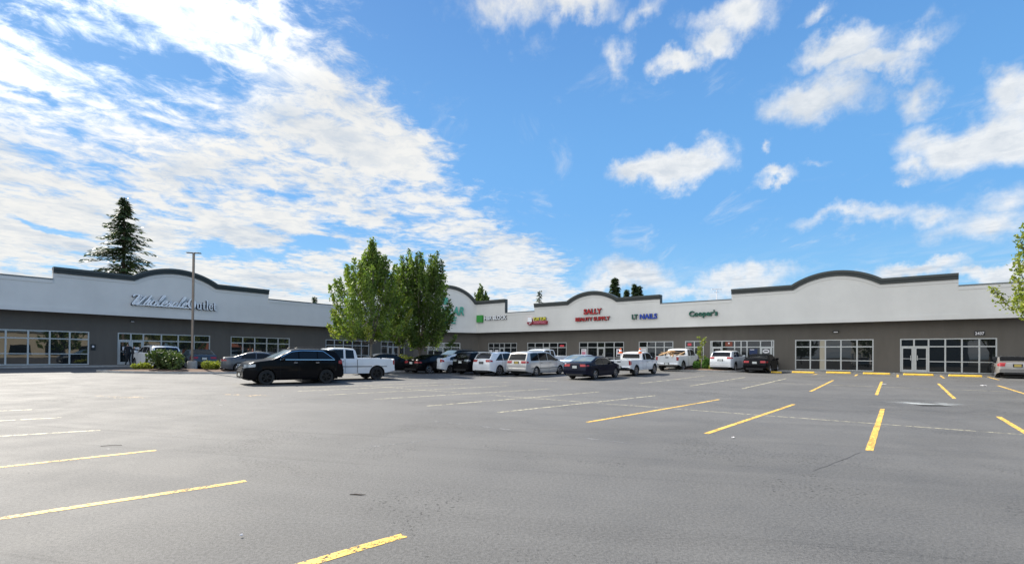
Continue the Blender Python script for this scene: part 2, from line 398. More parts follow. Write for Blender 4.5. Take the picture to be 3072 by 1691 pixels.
MA = dict(
 asphalt=asphalt_mat(),
 yellow=paint_mat('yellow_paint', (.70, .44, .085), .41, .50, 22), cream=paint_mat('faded_cream_paint', (.58, .53, .36), .40, .56, 8),
 orange=paint_mat('worn_orange_paint', (.62, .42, .20), .52, .66, 5), ghost=paint_mat('ghost_line_paint', (.22, .22, .22), .40, .75, 3),
 concrete=mat('concrete', (.40, .39, .37), .85, nscale=3, namt=.18, bump=.2), curb=mat('curb_concrete', (.36, .35, .33), .85, nscale=4, namt=.2),
 fascia=stucco_mat('light_grey_stucco', (.68, .665, .63), -.02), wall=stucco_mat('taupe_stucco', (.118, .106, .091), .05),
 cap=mat('charcoal_metal_cap', (.028, .034, .032), .5, nscale=1, namt=.15), cap2=mat('charcoal_metal_ridge', (.05, .058, .055), .45),
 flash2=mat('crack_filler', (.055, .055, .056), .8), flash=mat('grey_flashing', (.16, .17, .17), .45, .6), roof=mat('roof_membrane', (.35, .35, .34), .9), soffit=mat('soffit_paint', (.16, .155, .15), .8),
 alu=mat('pale_aluminium_frame', (.50, .51, .50), .42, .35), glass=glass_mat('window_glass', (.012, .016, .018), 1.9, .012, .12), glassr=glass_mat('dark_shop_glass', (.010, .012, .013), 1.55, .015, .12),
 chrome=mat('chrome', (.75, .75, .77), .12, 1.), dark=mat('black_plastic', (.012, .012, .013), .55), rubber=mat('tyre_rubber', (.016, .016, .016), .82, bump=.1),
 rim=mat('alloy_rim', (.50, .50, .52), .28, .9), rimblack=mat('black_rim', (.02, .02, .021), .3, .5), carglass=glass_mat('car_glass', (.005, .006, .008), 1.38, .02), carglassl=glass_mat('painted_sky_car_glass', (.10, .135, .15), 1.75, .03),  # carglassl: bright sky reflection painted into the pale base colour
 redlamp=mat('red_lamp_lens', (.30, .008, .012), .15, coat=.4), clearlamp=mat('clear_lamp_lens', (.28, .31, .34), .10, .3, coat=.8), amber=mat('amber_lens', (.8, .25, .03), .2),
 plate=mat('licence_plate', (.62, .64, .62), .4), plateyellow=mat('worn_yellow_plate', (.50, .38, .10), .5), interior=mat('wheel_well', (.008, .008, .008), .9),
 trunk=mat('maple_bark', (.20, .175, .145), .9, nscale=6, namt=.35, bump=.5, bscale=18), bark2=mat('conifer_bark', (.075, .055, .042), .95, nscale=5, namt=.3),
 maple=leaf_mat('maple_leaf', (.060, .115, .024), (.23, .31, .065)), maple2=leaf_mat('maple_leaf_yellowing', (.11, .17, .03), (.33, .35, .07)), maple3=leaf_mat('maple_leaf_deep', (.035, .070, .018), (.125, .18, .04)),
 spruce=leaf_mat('spruce_needles', (.028, .058, .028), (.085, .12, .05), .15), shrub=leaf_mat('shrub_leaf', (.030, .060, .020), (.13, .17, .06), .2),
 lime=leaf_mat('lime_shrub_leaf', (.17, .21, .03), (.38, .40, .07), .25), grasst=leaf_mat('tuft_grass', (.06, .15, .03), (.14, .26, .06), .25),
 mulch=mat('bark_mulch', (.105, .06, .038), .95, nscale=9, namt=.45, bump=.8, bscale=22), polem=mat('bronze_pole_paint', (.235, .185, .145), .5, .2, nscale=2, namt=.12),
 green=mat('sign_green', (.04, .30, .045), .4), tgreen=mat('teal_green_letter', (.055, .34, .25), .4), dgreen=mat('dark_green_letter', (.01, .11, .07), .4), red=mat('sign_red', (.42, .012, .015), .4),
 blue=mat('sign_blue', (.025, .07, .42), .4), white=mat('sign_white', (.90, .92, .94), .45), dred=mat('sign_dark_red', (.26, .015, .03), .45), syellow=mat('sign_yellow', (.72, .66, .06), .4), black=mat('sign_black', (.01, .01, .011), .5), bluegrey=mat('sign_return_navy', (.018, .025, .05), .5),
 stopyellow=mat('wheel_stop_yellow', (.80, .50, .045), .65, nscale=7, namt=.22), conem=mat('safety_orange', (.85, .16, .03), .5), wood=mat('scrap_lumber', (.42, .27, .14), .8, nscale=6, namt=.35),
 paper=mat('poster_paper', (.72, .70, .72), .6), pink=mat('poster_pink', (.62, .22, .30), .6), bluep=mat('poster_blue', (.012, .03, .10), .5), olive=mat('poster_orange', (.22, .05, .025), .6),
 neon=mat('neon_red', (.30, .04, .05), .4, emis=(1, .06, .08, .12)), skin=mat('skin', (.42, .26, .19), .6), coat=mat('dark_coat', (.015, .016, .02), .85), jean=mat('dark_jeans', (.012, .014, .020), .9), hair=mat('dark_hair', (.02, .014, .01), .7), shoe=mat('shoe', (.12, .11, .10), .7),
 tan=stucco_mat('tan_stucco', (.40, .36, .28)), brick=stucco_mat('red_brick', (.30, .11, .07)), greyb=stucco_mat('pale_block', (.5, .5, .48)),
)
def car_paint(name, col, metal=.0, rough=.28, dirt=.0):
    d = max(col) < .05
    return mat(name, tuple(k*.6 for k in col) if d else col, rough, metal, .06 if d else .5, coat=.14 if d else .8, nscale=1.6, namt=.06)

# ------------------------------------------------------------------ ground
def build_ground():
    def rng(a, b, st): 
        n = int(round((b-a)/st)); return [a+(b-a)*i/n for i in range(n+1)]
    xs = sorted(set([-900, -500, -250, -140, -90, -70] + rng(-60, 60, 1.) + [75, 100, 150, 260, 500, 900]))
    ys = sorted(set([-900, -500, -250, -140, -90, -60, -40, -25, -12] + rng(-4, 76, 1.) + [90, 120, 180, 300, 600, 1200]))
    mb = MB(); mb.grid([[(x, y, gz(x, y)) for x in xs] for y in ys])
    o = mb.build('parking_lot', MA['asphalt'], smooth=180); tag(o, kind='structure')
build_ground()
def strip(mb, a, b, w, lift=.006, w2=None):
    lift *= .45
    a = Vector(a[:2]); b = Vector(b[:2]); n = max(1, int((b-a).length/.35)); d = (b-a).normalized(); s = Vector((-d.y, d.x))
    L_, R2 = [], []
    for i in range(n+1):
        p = a.lerp(b, i/n); jit = random.uniform(-.004, .004)
        ww = w/2 if i % 4 else w/2*random.uniform(.9, 1.02)
        for arr, k in ((L_, 1), (R2, -1)):
            q = p + s*(k*ww+jit); arr.append((q.x, q.y, gz(q.x, q.y)+lift))
    mb.grid([L_, R2])
def lines():
    y = MB(); c = MB(); g = MB(); o_ = MB()
    def px(mb, a, b, w, lift=.008): strip(mb, ground_at(*a), ground_at(*b), w, lift)
    for a, b in (((1760,1266),(2157,1197.6)),((2112,1301),(2384.5,1211.7)),((2603,1352),(2648,1226)),((1042,1591),(560,1750))):
        pass
    for a, b in (((1760,1266),(2157,1197.6)),((2118,1300),(2382,1212)),((2608,1351),(2648,1226)),
                 ((2431,1173.5),(2499.6,1140)),((2629,1184),(2645,1144)),((2863.5,1194.8),(2815,1150)),((2565,1127),(2572,1122.5)),((2693,1131),(2693,1122.5)),((2832,1134),(2820,1125)),((2996,1139),(2962,1129.5)),
                 ((2437,1123.5),(2452,1121))):
        px(y, a, b, .115)
    p0 = ground_at(2995.5, 1249); q = ground_at(2648, 1226); q2 = ground_at(2608, 1351); dv = (q2-q); strip(y, p0, p0+dv, .115, .008)
    p0 = ground_at(2993, 1155.5); dv = ground_at(3072, 1180)-p0; strip(y, p0, p0+dv*1.6, .115, .008)
    for (a, b, w) in (((1212,1605),(955,1680),.115),((738,1442),(0,1555),.115),((468,1350),(0,1401),.112)):
        A = ground_at(*a); B = ground_at(*b); B = A+(B-A).normalized()*6.0; strip(y, A, B, w, .008)
    for a, b in (((1494,1236.5),(1965,1186)),((1281,1217),(1796.5,1174.7)),((1124,1197),(1654,1165)),((984,1184),(1525,1156)),((886.6,1173),(1413,1150)),((900,1163),(1310,1147)),
                 ((2227,1165),(2358.4,1134.9)),((2070.4,1157),(2235.5,1131)),((1918,1149.5),(2114,1126.8)),((1474,1146.5),(1530,1146.5)),((1600,1141.5),(1672,1142.5))):
        px(c, a, b, .085, .008)
    for a, b in (((302,1289.6),(0,1308)),((183,1252),(0,1261.7)),((96,1228),(0,1232))):
        A = ground_at(*a); B = ground_at(*b); B = A+(B-A).normalized()*5.5; strip(c, A, B, .10, .008)
    A = ground_at(1090, 1155.5); B = ground_at(3072, 1303); strip(c, A, A+(B-A)*1.08, .055, .0045)
    A = ground_at(2050, 1137.5); B = ground_at(3072, 1176); strip(c, A, A+(B-A)*1.12, .05, .0045)
    for a, b in (((840,1185),(1110,1222)),((480,1195),(700,1218)),((1060,1345),(1360,1312)),((420,1312),(600,1302)),((1300,1262),(1900,1330)),((250,1350),(330,1345))):
        px(g, a, b, .07, .004)
    for (cx, cy_) in ((365, 1190), (743, 1185)):
        p = ground_at(cx, cy_); e = (ground_at(cx+50, cy_+2)-p).normalized(); s = Vector((-e.y, e.x, 0))
        def P(u, v): 
            w = p+e*u+s*v; return (w.x, w.y, gz(w.x, w.y)+.003)
        o_.face([P(-1.2, .13), P(-1.2, -.13), P(.1, -.13), P(.1, .13)])
        o_.face([P(.12, .5), P(.12, -.5), P(1.25, 0)])
    for mb, nm, m in ((y, 'yellow_parking_lines', 'yellow'), (c, 'cream_parking_lines', 'cream'), (g, 'faint_old_lines', 'ghost'), (o_, 'worn_orange_arrows', 'orange')):
        tag(mb.build(nm, MA[m]), kind='structure')
lines()

# ------------------------------------------------------------------ building
def isect(fa, oa, fb, ob):
    p = fa.o+fa.n*oa; q = fb.o+fb.n*ob; a, b, c, d = fa.t.x, -fb.t.x, fa.t.y, -fb.t.y; e = q-p
    D_ = a*d-b*c
    return (e.x*d-b*e.y)/D_, (a*e.y-c*e.x)/D_
Z_SOF, Z_LOW, Z_FLAT, Z_ARCH, Z_TWR, Z_TARCH = 4.27, 6.52, 7.33, 8.18, 8.12, 9.95
FLOOR = .55
OFF = .75
SEND = 62.
def arc(s0, s1, z, rise, n=22):
    c = (s0+s1)/2; h = (s1-s0)/2; r = (h*h+rise*rise)/(2*rise); zc = z+rise-r
    a0 = math.asin(h/r); return [(c+r*math.sin(-a0+2*a0*i/n), zc+r*math.cos(-a0+2*a0*i/n)) for i in range(n+1)]
bld = empty('shopping_centre', (CORN.x, CORN.y, FLOOR))
tag(bld, 'long L-shaped single-storey grey shopping centre with arched charcoal-capped parapets', 'building')
def W(o):   # children built in world coordinates keep their place under the building's base point
    o.location = (-bld.location.x, -bld.location.y, -bld.location.z); return o
sRc, _a = isect(FR_, OFF, FC_, OFF); sLc, _b = isect(FL_, OFF, FC_, OFF); c1 = _a; c0 = _b
swR, wa = isect(FR_, 0, FC_, 0); swL, wb_ = isect(FL_, 0, FC_, 0)
profR = [(sRc, Z_TWR), (9.7, Z_TWR), (9.7, Z_LOW), (13.95, Z_LOW), (13.95, Z_FLAT)] + arc(18.28, 24.17, Z_FLAT, .86) + [(28.5, Z_FLAT), (28.5, Z_LOW), (34.8, Z_LOW), (34.8, Z_FLAT)] + arc(39.33, 45.1, Z_FLAT, .86) + [(49.19, Z_FLAT), (49.19, Z_LOW), (SEND, Z_LOW)]
profL = [(sLc, Z_TWR), (11.4, Z_TWR), (11.4, Z_LOW), (24.07, Z_LOW), (24.07, Z_FLAT)] + arc(28.39, 34.24, Z_FLAT, .86) + [(38.67, Z_FLAT), (38.67, Z_LOW), (SEND, Z_LOW)]
profC = [(c0, Z_TWR)] + arc(c0+.1, c1-.1, Z_TWR, Z_TARCH-Z_TWR, 30)[0:] + [(c1, Z_TWR)]
def extr(mb, fr, poly, o0, o1):
    A = [fr.p(s, o0, z) for s, z in poly]; B = [fr.p(s, o1, z) for s, z in poly]
    mb.face(A); mb.face(B[::-1]); n = len(poly)
    for i in range(n): j = (i+1) % n; mb.face([A[i], A[j], B[j], B[i]])
def offs(path, d):
    out = []
    for i, (s, z) in enumerate(path):
        a = Vector(path[i])-Vector(path[i-1]) if i else Vector(path[1])-Vector(path[0])
        b = Vector(path[i+1])-Vector(path[i]) if i < len(path)-1 else a
        a = a.normalized(); b = b.normalized(); na = Vector((a.y, -a.x)); nb = Vector((b.y, -b.x))
        m = (na+nb); m = m/ max(.5, m.dot(na)); out.append((s+m.x*d, z+m.y*d))
    return out
def band(mb, fr, path, d0, d1, o0, o1):
    A = offs(path, d0) if d0 else path; B = offs(path, d1)
    for i in range(len(path)-1):
        mb.hexa([fr.p(*q) for q in ((A[i][0], o0, A[i][1]), (A[i][0], o1, A[i][1]), (B[i][0], o0, B[i][1]), (B[i][0], o1, B[i][1]),
                 (A[i+1][0], o0, A[i+1][1]), (A[i+1][0], o1, A[i+1][1]), (B[i+1][0], o0, B[i+1][1]), (B[i+1][0], o1, B[i+1][1]))])
def merge_clean(mb, name, m, **k):
    return W(mb.build(name, m, bld, **k))
fm = MB(); tr_ = MB(); lip = MB(); sof = MB(); st_parts = []
for fr, prof, s0, s1, sw0, sw1 in ((FR_, profR, sRc, SEND, swR, SEND), (FL_, profL, sLc, SEND, swL, SEND), (FC_, profC, c0, c1, wb_, wa)):
    poly = [(s0, Z_SOF)] + prof + [(s1, Z_SOF)]
    extr(fm, fr, poly, OFF, OFF-.36)
    pad = .0
    lip_pts = [(s0+.003, Z_SOF-.03), (s0+.003, Z_SOF+.30), (s1-.003, Z_SOF+.30), (s1-.003, Z_SOF-.03)]
    extr(lip, fr, lip_pts, OFF+.05, OFF-.02)
    # soffit slab
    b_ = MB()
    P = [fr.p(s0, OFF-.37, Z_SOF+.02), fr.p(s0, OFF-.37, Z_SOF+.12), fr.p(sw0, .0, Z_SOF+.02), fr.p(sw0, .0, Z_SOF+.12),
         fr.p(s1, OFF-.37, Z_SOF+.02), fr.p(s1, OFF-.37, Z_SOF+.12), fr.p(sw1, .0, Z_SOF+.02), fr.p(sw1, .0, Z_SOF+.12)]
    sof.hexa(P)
    # split profile into raised runs and low runs
    runs = []; cur = [prof[0]]
    for i in range(1, len(prof)):
        if abs(prof[i][0]-prof[i-1][0]) < 1e-6 and abs(prof[i][1]-prof[i-1][1]) > .3: runs.append(cur); cur = [prof[i]]
        else: cur.append(prof[i])
    runs.append(cur)
    for r in runs:
        ww = []
        for p in r:
            if not ww or (Vector(p)-Vector(ww[-1])).length > .02: ww.append(p)
        r = ww
        high = max(p[1] for p in r) > Z_LOW+.2
        if high:
            cap = MB(); cap2 = MB(); tr_ = MB()
            band(cap, fr, r, .16, .40, OFF-.40, OFF+.11); band(cap2, fr, r, -.015, .16, OFF-.44, OFF+.17)
            band(tr_, fr, r, .40, .62, OFF-.1, OFF+.03)
            co_ = merge_clean(cap, 'parapet_cap', MA['cap']); c2_ = cap2.build('cap_ridge', MA['cap2'], co_); merge_clean(tr_, 'trim_band', MA['fascia'])
        else:
            fl = MB(); tr_ = MB()
            band(fl, fr, r, -.02, .07, OFF-.40, OFF+.05)
            band(tr_, fr, r, .07, .30, OFF-.1, OFF+.03)
            merge_clean(fl, 'coping', MA['flash']); merge_clean(tr_, 'trim_band', MA['fascia'])
    # dark side returns of the caps at each step
merge_clean(fm, 'fascia', MA['fascia']); merge_clean(lip, 'fascia_lip', MA['fascia'])
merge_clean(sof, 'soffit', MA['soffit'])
# step returns: dark edging down the side of each raised run
for fr, s, zt, zb, sg in ((FR_, 9.7, Z_TWR, Z_LOW, 1), (FR_, 28.5, Z_FLAT, Z_LOW, 1)):
    st_ = MB(); st_.hexa([fr.p(s+(.003 if sg > 0 else -.06), o, z) for o in (OFF-.38, OFF+.05) for z in (zb+.05, zt-.02)] + [fr.p(s+(.06 if sg > 0 else -.003), o, z) for o in (OFF-.38, OFF+.05) for z in (zb+.05, zt-.02)])
    merge_clean(st_, 'step_flashing', MA['cap'])
# roof + back walls
DEP = 22.
def P3(fr, s, o, z): return fr.p(s, o, z)
rf = MB(); zr = 6.05
pts = [FL_.p(SEND, .1, zr), FL_.p(swL, .1, zr), FR_.p(swR, .1, zr), FR_.p(SEND, .1, zr), FR_.p(SEND, -DEP, zr), FR_.p(-DEP, -DEP, zr), FL_.p(SEND, -DEP, zr)]
rf.face(pts); merge_clean(rf, 'roof', MA['roof'])
bw = MB()
base = [FR_.p(SEND, 0, FLOOR-.5), FR_.p(SEND, -DEP, FLOOR-.5), FR_.p(-DEP, -DEP, FLOOR-.5), FL_.p(SEND, -DEP, FLOOR-.5), FL_.p(SEND, 0, FLOOR-.5)]
for i in range(4):
    a, b = base[i], base[i+1]; bw.face([a, b, Vector((b.x, b.y, 6.5)), Vector((a.x, a.y, 6.5))])
merge_clean(bw, 'rear_wall', MA['wall'])

# storefronts:  (frame, left px/s, right, mullions, doors, has low rail)
def sp_(fr, px): return on_wall(fr, px, 1020)[0]
SF = [
 (FR_, [1464.7,1480.3,1498.3,1512.7,1531.9,1550.6], [2], 'glassr'),
 (FR_, [1582,1605,1629.4,1648,1672.6,1699.7], [2], 'glassr'),
 (FR_, [1737,1762.7,1792,1813.6,1842,1872], [2], 'glassr'),
 (FR_, [1916,1941.3,1966.5,1992.4,2020], [0], 'glassr'),
 (FR_, [2055,2082.8,2111.5], [], 'glassr'),
 (FR_, [2130,2135.5,2165.7,2203.5,2223,2240.9,2281.3,2315,2322.6], [1,6], 'glassr'),
 (FR_, [2385,2430.9,2476,2522.8,2571,2621], [], 'glassr'),
 (FR_, [2700,2742,2785.7,2835.9,2885.8,2938,2992], [0,1], 'glassr'),
 (FL_, [-60,17,84.6,149.5,209.4,268], [], 'glass'),
 (FL_, [352.8,393,430.4,484.5,535.2,582.6,630.7], [0,1], 'glass'),
 (FL_, [692,729,765,801,835,869.6], [], 'glass'),
 (FL_, [977,1004,1031,1058,1085,1108], [], 'glass'),
 (FL_, [1143,1164,1180,1197,1214], [1,2], 'glass'),
 (FC_, [1283,1301.5,1329,1354,1381], [], 'glass'),
]
ZT, ZB, ZTR, ZMID = 3.0, .60, 2.43, 1.38
holes = {id(FR_): [], id(FL_): [], id(FC_): []}
for n_, (fr, pxs, doors, gm) in enumerate(SF):
    ss = sorted(sp_(fr, p) for p in pxs); s0, s1 = ss[0], ss[-1]; holes[id(fr)].append((s0, s1))
    rev = sp_(fr, pxs[0]) > sp_(fr, pxs[-1]); nb = len(pxs)-1
    dd = [(nb-1-d) if rev else d for d in doors]
    fmb = MB(); dv = .05
    def bar(a0, a1, z0, z1, o0=-.115, o1=-.02, mb=None):
        (mb or fmb).hexa([fr.p(a, o, z) for a in (a0, a1) for o in (o0, o1) for z in (z0, z1)])
    hw = .045
    bar(s0, s0+.08, ZB, ZT); bar(s1-.08, s1, ZB, ZT)
    bar(s0+.08, s1-.08, ZT-.08, ZT, o1=-.022)
    for k, s in enumerate(ss[1:-1]):
        bar(s-hw, s+hw, ZB, ZT-.08, o1=-.024)
    for k in range(nb):
        a0 = ss[k]+(.08 if k == 0 else hw); a1 = ss[k+1]-(.08 if k == nb-1 else hw)
        bar(a0, a1, ZTR-.04, ZTR+.04, o1=-.03)
        if k not in dd:
            bar(a0, a1, ZB, ZB+.07, o1=-.03); bar(a0, a1, ZMID-.03, ZMID+.03, o1=-.03)
    fo = merge_clean(fmb, 'storefront_window', MA['alu'])
    g = MB(); g.hexa([fr.p(a, o, z) for a in (s0+.02, s1-.02) for o in (-.085, -.075) for z in (ZB+.02, ZT-.02)])
    go = g.build('pane', MA[gm], fo)
    for k in dd:
        a0 = ss[k]+(.08 if k == 0 else hw); a1 = ss[k+1]-(.08 if k == nb-1 else hw); zt = ZTR-.045
        d = MB()
        bar(a0+.006, a0+.09, FLOOR+.02, zt, -.07, -.015, d); bar(a1-.09, a1-.006, FLOOR+.02, zt, -.07, -.015, d)
        bar(a0+.09, a1-.09, FLOOR+.02, FLOOR+.24, -.07, -.015, d); bar(a0+.09, a1-.09, zt-.09, zt, -.07, -.015, d)
        hs_ = (a1-.16, a1-.12) if (k == dd[0] and len(dd) < 2) or (len(dd) == 2 and k == min(dd)) else (a0+.12, a0+.16)
        bar(a0+.09, a1-.09, FLOOR+1.0, FLOOR+1.04, -.02, .01, d)
        bar(hs_[0], hs_[1], FLOOR+.9, FLOOR+1.25, -.005, .035, d)
        d.build('door', MA['alu'], fo)
# walls with openings
wm = MB()
for fr, a0, a1 in ((FR_, swR, SEND), (FL_, swL, SEND), (FC_, wb_, wa)):
    hs = sorted(holes[id(fr)]); cur = a0
    z0, z1 = FLOOR-.6, Z_SOF+.3
    for (h0, h1) in hs + [(a1, a1)]:
        if h0 > cur: wm.face([fr.p(cur, 0, z0), fr.p(h0, 0, z0), fr.p(h0, 0, z1), fr.p(cur, 0, z1)])
        if h1 > h0:
            wm.face([fr.p(h0, 0, ZT), fr.p(h1, 0, ZT), fr.p(h1, 0, z1), fr.p(h0, 0, z1)])
            wm.face([fr.p(h0, 0, z0), fr.p(h1, 0, z0), fr.p(h1, 0, ZB), fr.p(h0, 0, ZB)])
            for q in (((h0, ZB), (h0, ZT)), ((h0, ZT), (h1, ZT)), ((h1, ZT), (h1, ZB)), ((h1, ZB), (h0, ZB))):
                (sa, za), (sb, zb) = q
                wm.face([fr.p(sa, 0, za), fr.p(sb, 0, zb), fr.p(sb, -.13, zb), fr.p(sa, -.13, za)])
        cur = h1
merge_clean(wm, 'wall', MA['wall'])
# pavement along the shops
def side_off(o, z): 
    a, _ = isect(FL_, o, FC_, o); b, _ = isect(FR_, o, FC_, o)
    return [FL_.p(SEND, o, z), FL_.p(a, o, z), FR_.p(b, o, z), FR_.p(SEND, o, z)]
pv = MB(); SWD = .95
A = side_off(0, FLOOR); B = side_off(SWD, FLOOR-.02); Cc = side_off(SWD+.02, FLOOR-.5)
for i in range(3):
    pv.face([A[i], A[i+1], B[i+1], B[i]]); pv.face([B[i], B[i+1], Cc[i+1], Cc[i]])
tag(pv.build('pavement', MA['curb']), kind='structure')

# ------------------------------------------------------------------ lettering
def text_mesh(txt, shear=0., bold=0., extr_=.0):
    cu = bpy.data.curves.new('txt', 'FONT'); cu.body = txt; cu.size = 1; cu.shear = shear; cu.offset = bold; cu.extrude = .5; cu.resolution_u = 3
    ob = bpy.data.objects.new('txt', cu); COL.objects.link(ob)
    bpy.context.view_layer.update()
    dg = bpy.context.evaluated_depsgraph_get(); me = bpy.data.meshes.new_from_object(ob.evaluated_get(dg))
    bpy.data.objects.remove(ob); bpy.data.curves.remove(cu)
    return me
def place_letters(me, fr, sL, sR, z0, z1, o0, o1):
    """fit mesh (x right, y up, z depth) to the wall rectangle as read by a viewer in the lot; sL is the reader's left"""
    xs = [v.co.x for v in me.vertices]; ys = [v.co.y for v in me.vertices]; zs = [v.co.z for v in me.vertices]
    x0, x1, y0, y1, w0, w1 = min(xs), max(xs), min(ys), max(ys), min(zs), max(zs)
    for v in me.vertices:
        u = (v.co.x-x0)/(x1-x0); t = (v.co.y-y0)/(y1-y0); w = (v.co.z-w0)/max(1e-6, w1-w0)
        v.co = fr.p(sL+(sR-sL)*u, o0+(o1-o0)*w, z0+(z1-z0)*t)
    me.update()
def sign(name, label, items, fr, cat='sign'):
    """items: (text or ('mesh', me), left px, right px, top y, bottom y at centre, face material, return material, shear, bold)"""
    root = None
    for it in items:
        kind, a, b, yt, yb, m, mr, shear, bold, pname = it
        off = OFF+.03
        sL, _ = on_wall(fr, a, yb, off); sR, _ = on_wall(fr, b, yb, off)
        mid = (a+b)/2; _, zt = on_wall(fr, mid, yt, off); _, zb = on_wall(fr, mid, yb, off)
        if root is None:
            root = empty(name, fr.p((sL+sR)/2, OFF, zb)); tag(root, label, cat)
        if kind == 'square':
            mb = MB(); mb.hexa([fr.p(s, o, z) for s in (sL, sR) for o in (OFF+.02, OFF+.26) for z in (zb, zt)])
            me_list = [(mb, m)]
            o = mb.build(pname, MA[m], root, bevel=.01)
        elif kind == 'cup':
            mb = MB(); n = 20; c = (sL+sR)/2; h = (sR-sL)/2; zm = (zt+zb)/2; hh = (zt-zb)/2
            pl = [(c+h*math.cos(t)*(1 if math.sin(t) < 0 else .8), zm+hh*math.sin(t)) for t in [2*math.pi*i/n for i in range(n)]]
            extr(mb, fr, pl, OFF+.02, OFF+.2); o = mb.build(pname, MA[m], root)
            mb = MB(); extr(mb, fr, [(c-h*.6, zm+hh*1.02), (c+h*.6, zm+hh*1.02), (c+h*.75, zm-hh*.12), (c-h*.75, zm-hh*.12)], OFF+.203, OFF+.23)
            o.location = -root.location; o = mb.build('white_cap', MA['white'], root)
            o.location = -root.location
            mb = MB(); extr(mb, fr, [(c-h*.3, zm-hh*.55), (c+h*.55, zm-hh*.2), (c+h*.6, zm-hh*.32), (c-h*.2, zm-hh*.75)], OFF+.203, OFF+.225)
            o = mb.build('stroke', MA['paper'], root)
        else:
            me = kind[1] if isinstance(kind, tuple) else text_mesh(kind, shear, bold)
            me2 = me.copy()
            place_letters(me, fr, sL, sR, zb, zt, OFF+.165, OFF+.18)
            o = link(pname, me, MA[m], root); o.location = -root.location
            place_letters(me2, fr, sL, sR, zb, zt, OFF+.02, OFF+.1645)
            o = link(pname+'_return', me2, MA[mr], root)
        o.location = -root.location
    return root
# stroke alphabet for the brush-script word: every letter a list of polylines (x, y), pen width
def script_word():
    W_ = [[(.02,.80),(.10,.97),(.30,1.0),(.42,.93),(.30,.5),(.20,.12),(.26,.02),(.42,.3),(.62,.95),(.50,.4),(.44,.1),(.52,.02),(.70,.4),(.92,.92)]]
    h = [[(.35,.95),(.22,.5),(.05,.02)],[(.10,.2),(.28,.5),(.38,.48),(.30,.12),(.38,.03),(.52,.14)]]
    o = [[(.34,.5),(.16,.46),(.06,.2),(.14,.03),(.28,.06),(.38,.3),(.34,.5),(.42,.36),(.54,.36)]]
    l = [[(.02,.18),(.22,.6),(.36,.95),(.28,1.0),(.16,.6),(.10,.15),(.18,.02),(.34,.14)]]
    e = [[(.05,.2),(.26,.3),(.34,.45),(.24,.52),(.10,.36),(.08,.12),(.18,.02),(.40,.14)]]
    s = [[(.0,.1),(.2,.34),(.30,.55),(.28,.36),(.30,.12),(.16,.02),(.02,.08)],[(.28,.08),(.44,.16)]]
    a = [[(.36,.48),(.18,.46),(.06,.2),(.12,.03),(.26,.14),(.38,.46),(.32,.14),(.40,.02),(.52,.14)]]
    return [(W_, 0, .9), (h, .82, 1), (o, 1.26, 1), (l, 1.70, 1), (e, 2.02, 1), (s, 2.36, 1), (a, 2.74, 1), (l, 3.18, 1), (e, 3.48, 1)]
def stroke_mesh(glyphs, pen=.10, shear=.28):
    mb = MB()
    def smoothp(p):
        out = []
        for i in range(len(p)-1):
            p0 = Vector(p[max(i-1, 0)]); p1 = Vector(p[i]); p2 = Vector(p[i+1]); p3 = Vector(p[min(i+2, len(p)-1)])
            for k in range(4):
                t = k/4; out.append(.5*((2*p1)+(p2-p0)*t+(2*p0-5*p1+4*p2-p3)*t*t+(3*p1-p0-3*p2+p3)*t**3))
        out.append(Vector(p[-1])); return out
    k = 0
    for strokes, ox, sc in glyphs:
        for st in strokes:
            pts = smoothp([(x*sc+ox+shear*y*sc, y*sc) for x, y in st])
            A, B = [], []
            for i, p in enumerate(pts):
                d = (pts[min(i+1, len(pts)-1)]-pts[max(i-1, 0)]); d = d.normalized() if d.length > 1e-6 else Vector((1, 0))
                n = Vector((-d.y, d.x)); wd = pen*(.50+.55*abs(d.y))/1.0
                wd *= min(1, .45+min(i, len(pts)-1-i)*.3)
                A.append(p+n*wd/2); B.append(p-n*wd/2)
            zj = .5-.006*(k % 5); k += 1
            mb.grid([[(q.x, q.y, -.5) for q in A], [(q.x, q.y, zj) for q in A], [(q.x, q.y, zj) for q in B], [(q.x, q.y, -.5) for q in B]], False)
            mb.face([(A[0].x, A[0].y, -.5), (A[0].x, A[0].y, zj), (B[0].x, B[0].y, zj), (B[0].x, B[0].y, -.5)])
            mb.face([(A[-1].x, A[-1].y, -.5), (A[-1].x, A[-1].y, zj), (B[-1].x, B[-1].y, zj), (B[-1].x, B[-1].y, -.5)])
    me = bpy.data.meshes.new('script'); me.from_pydata(mb.v, [], mb.f); me.update(); return me
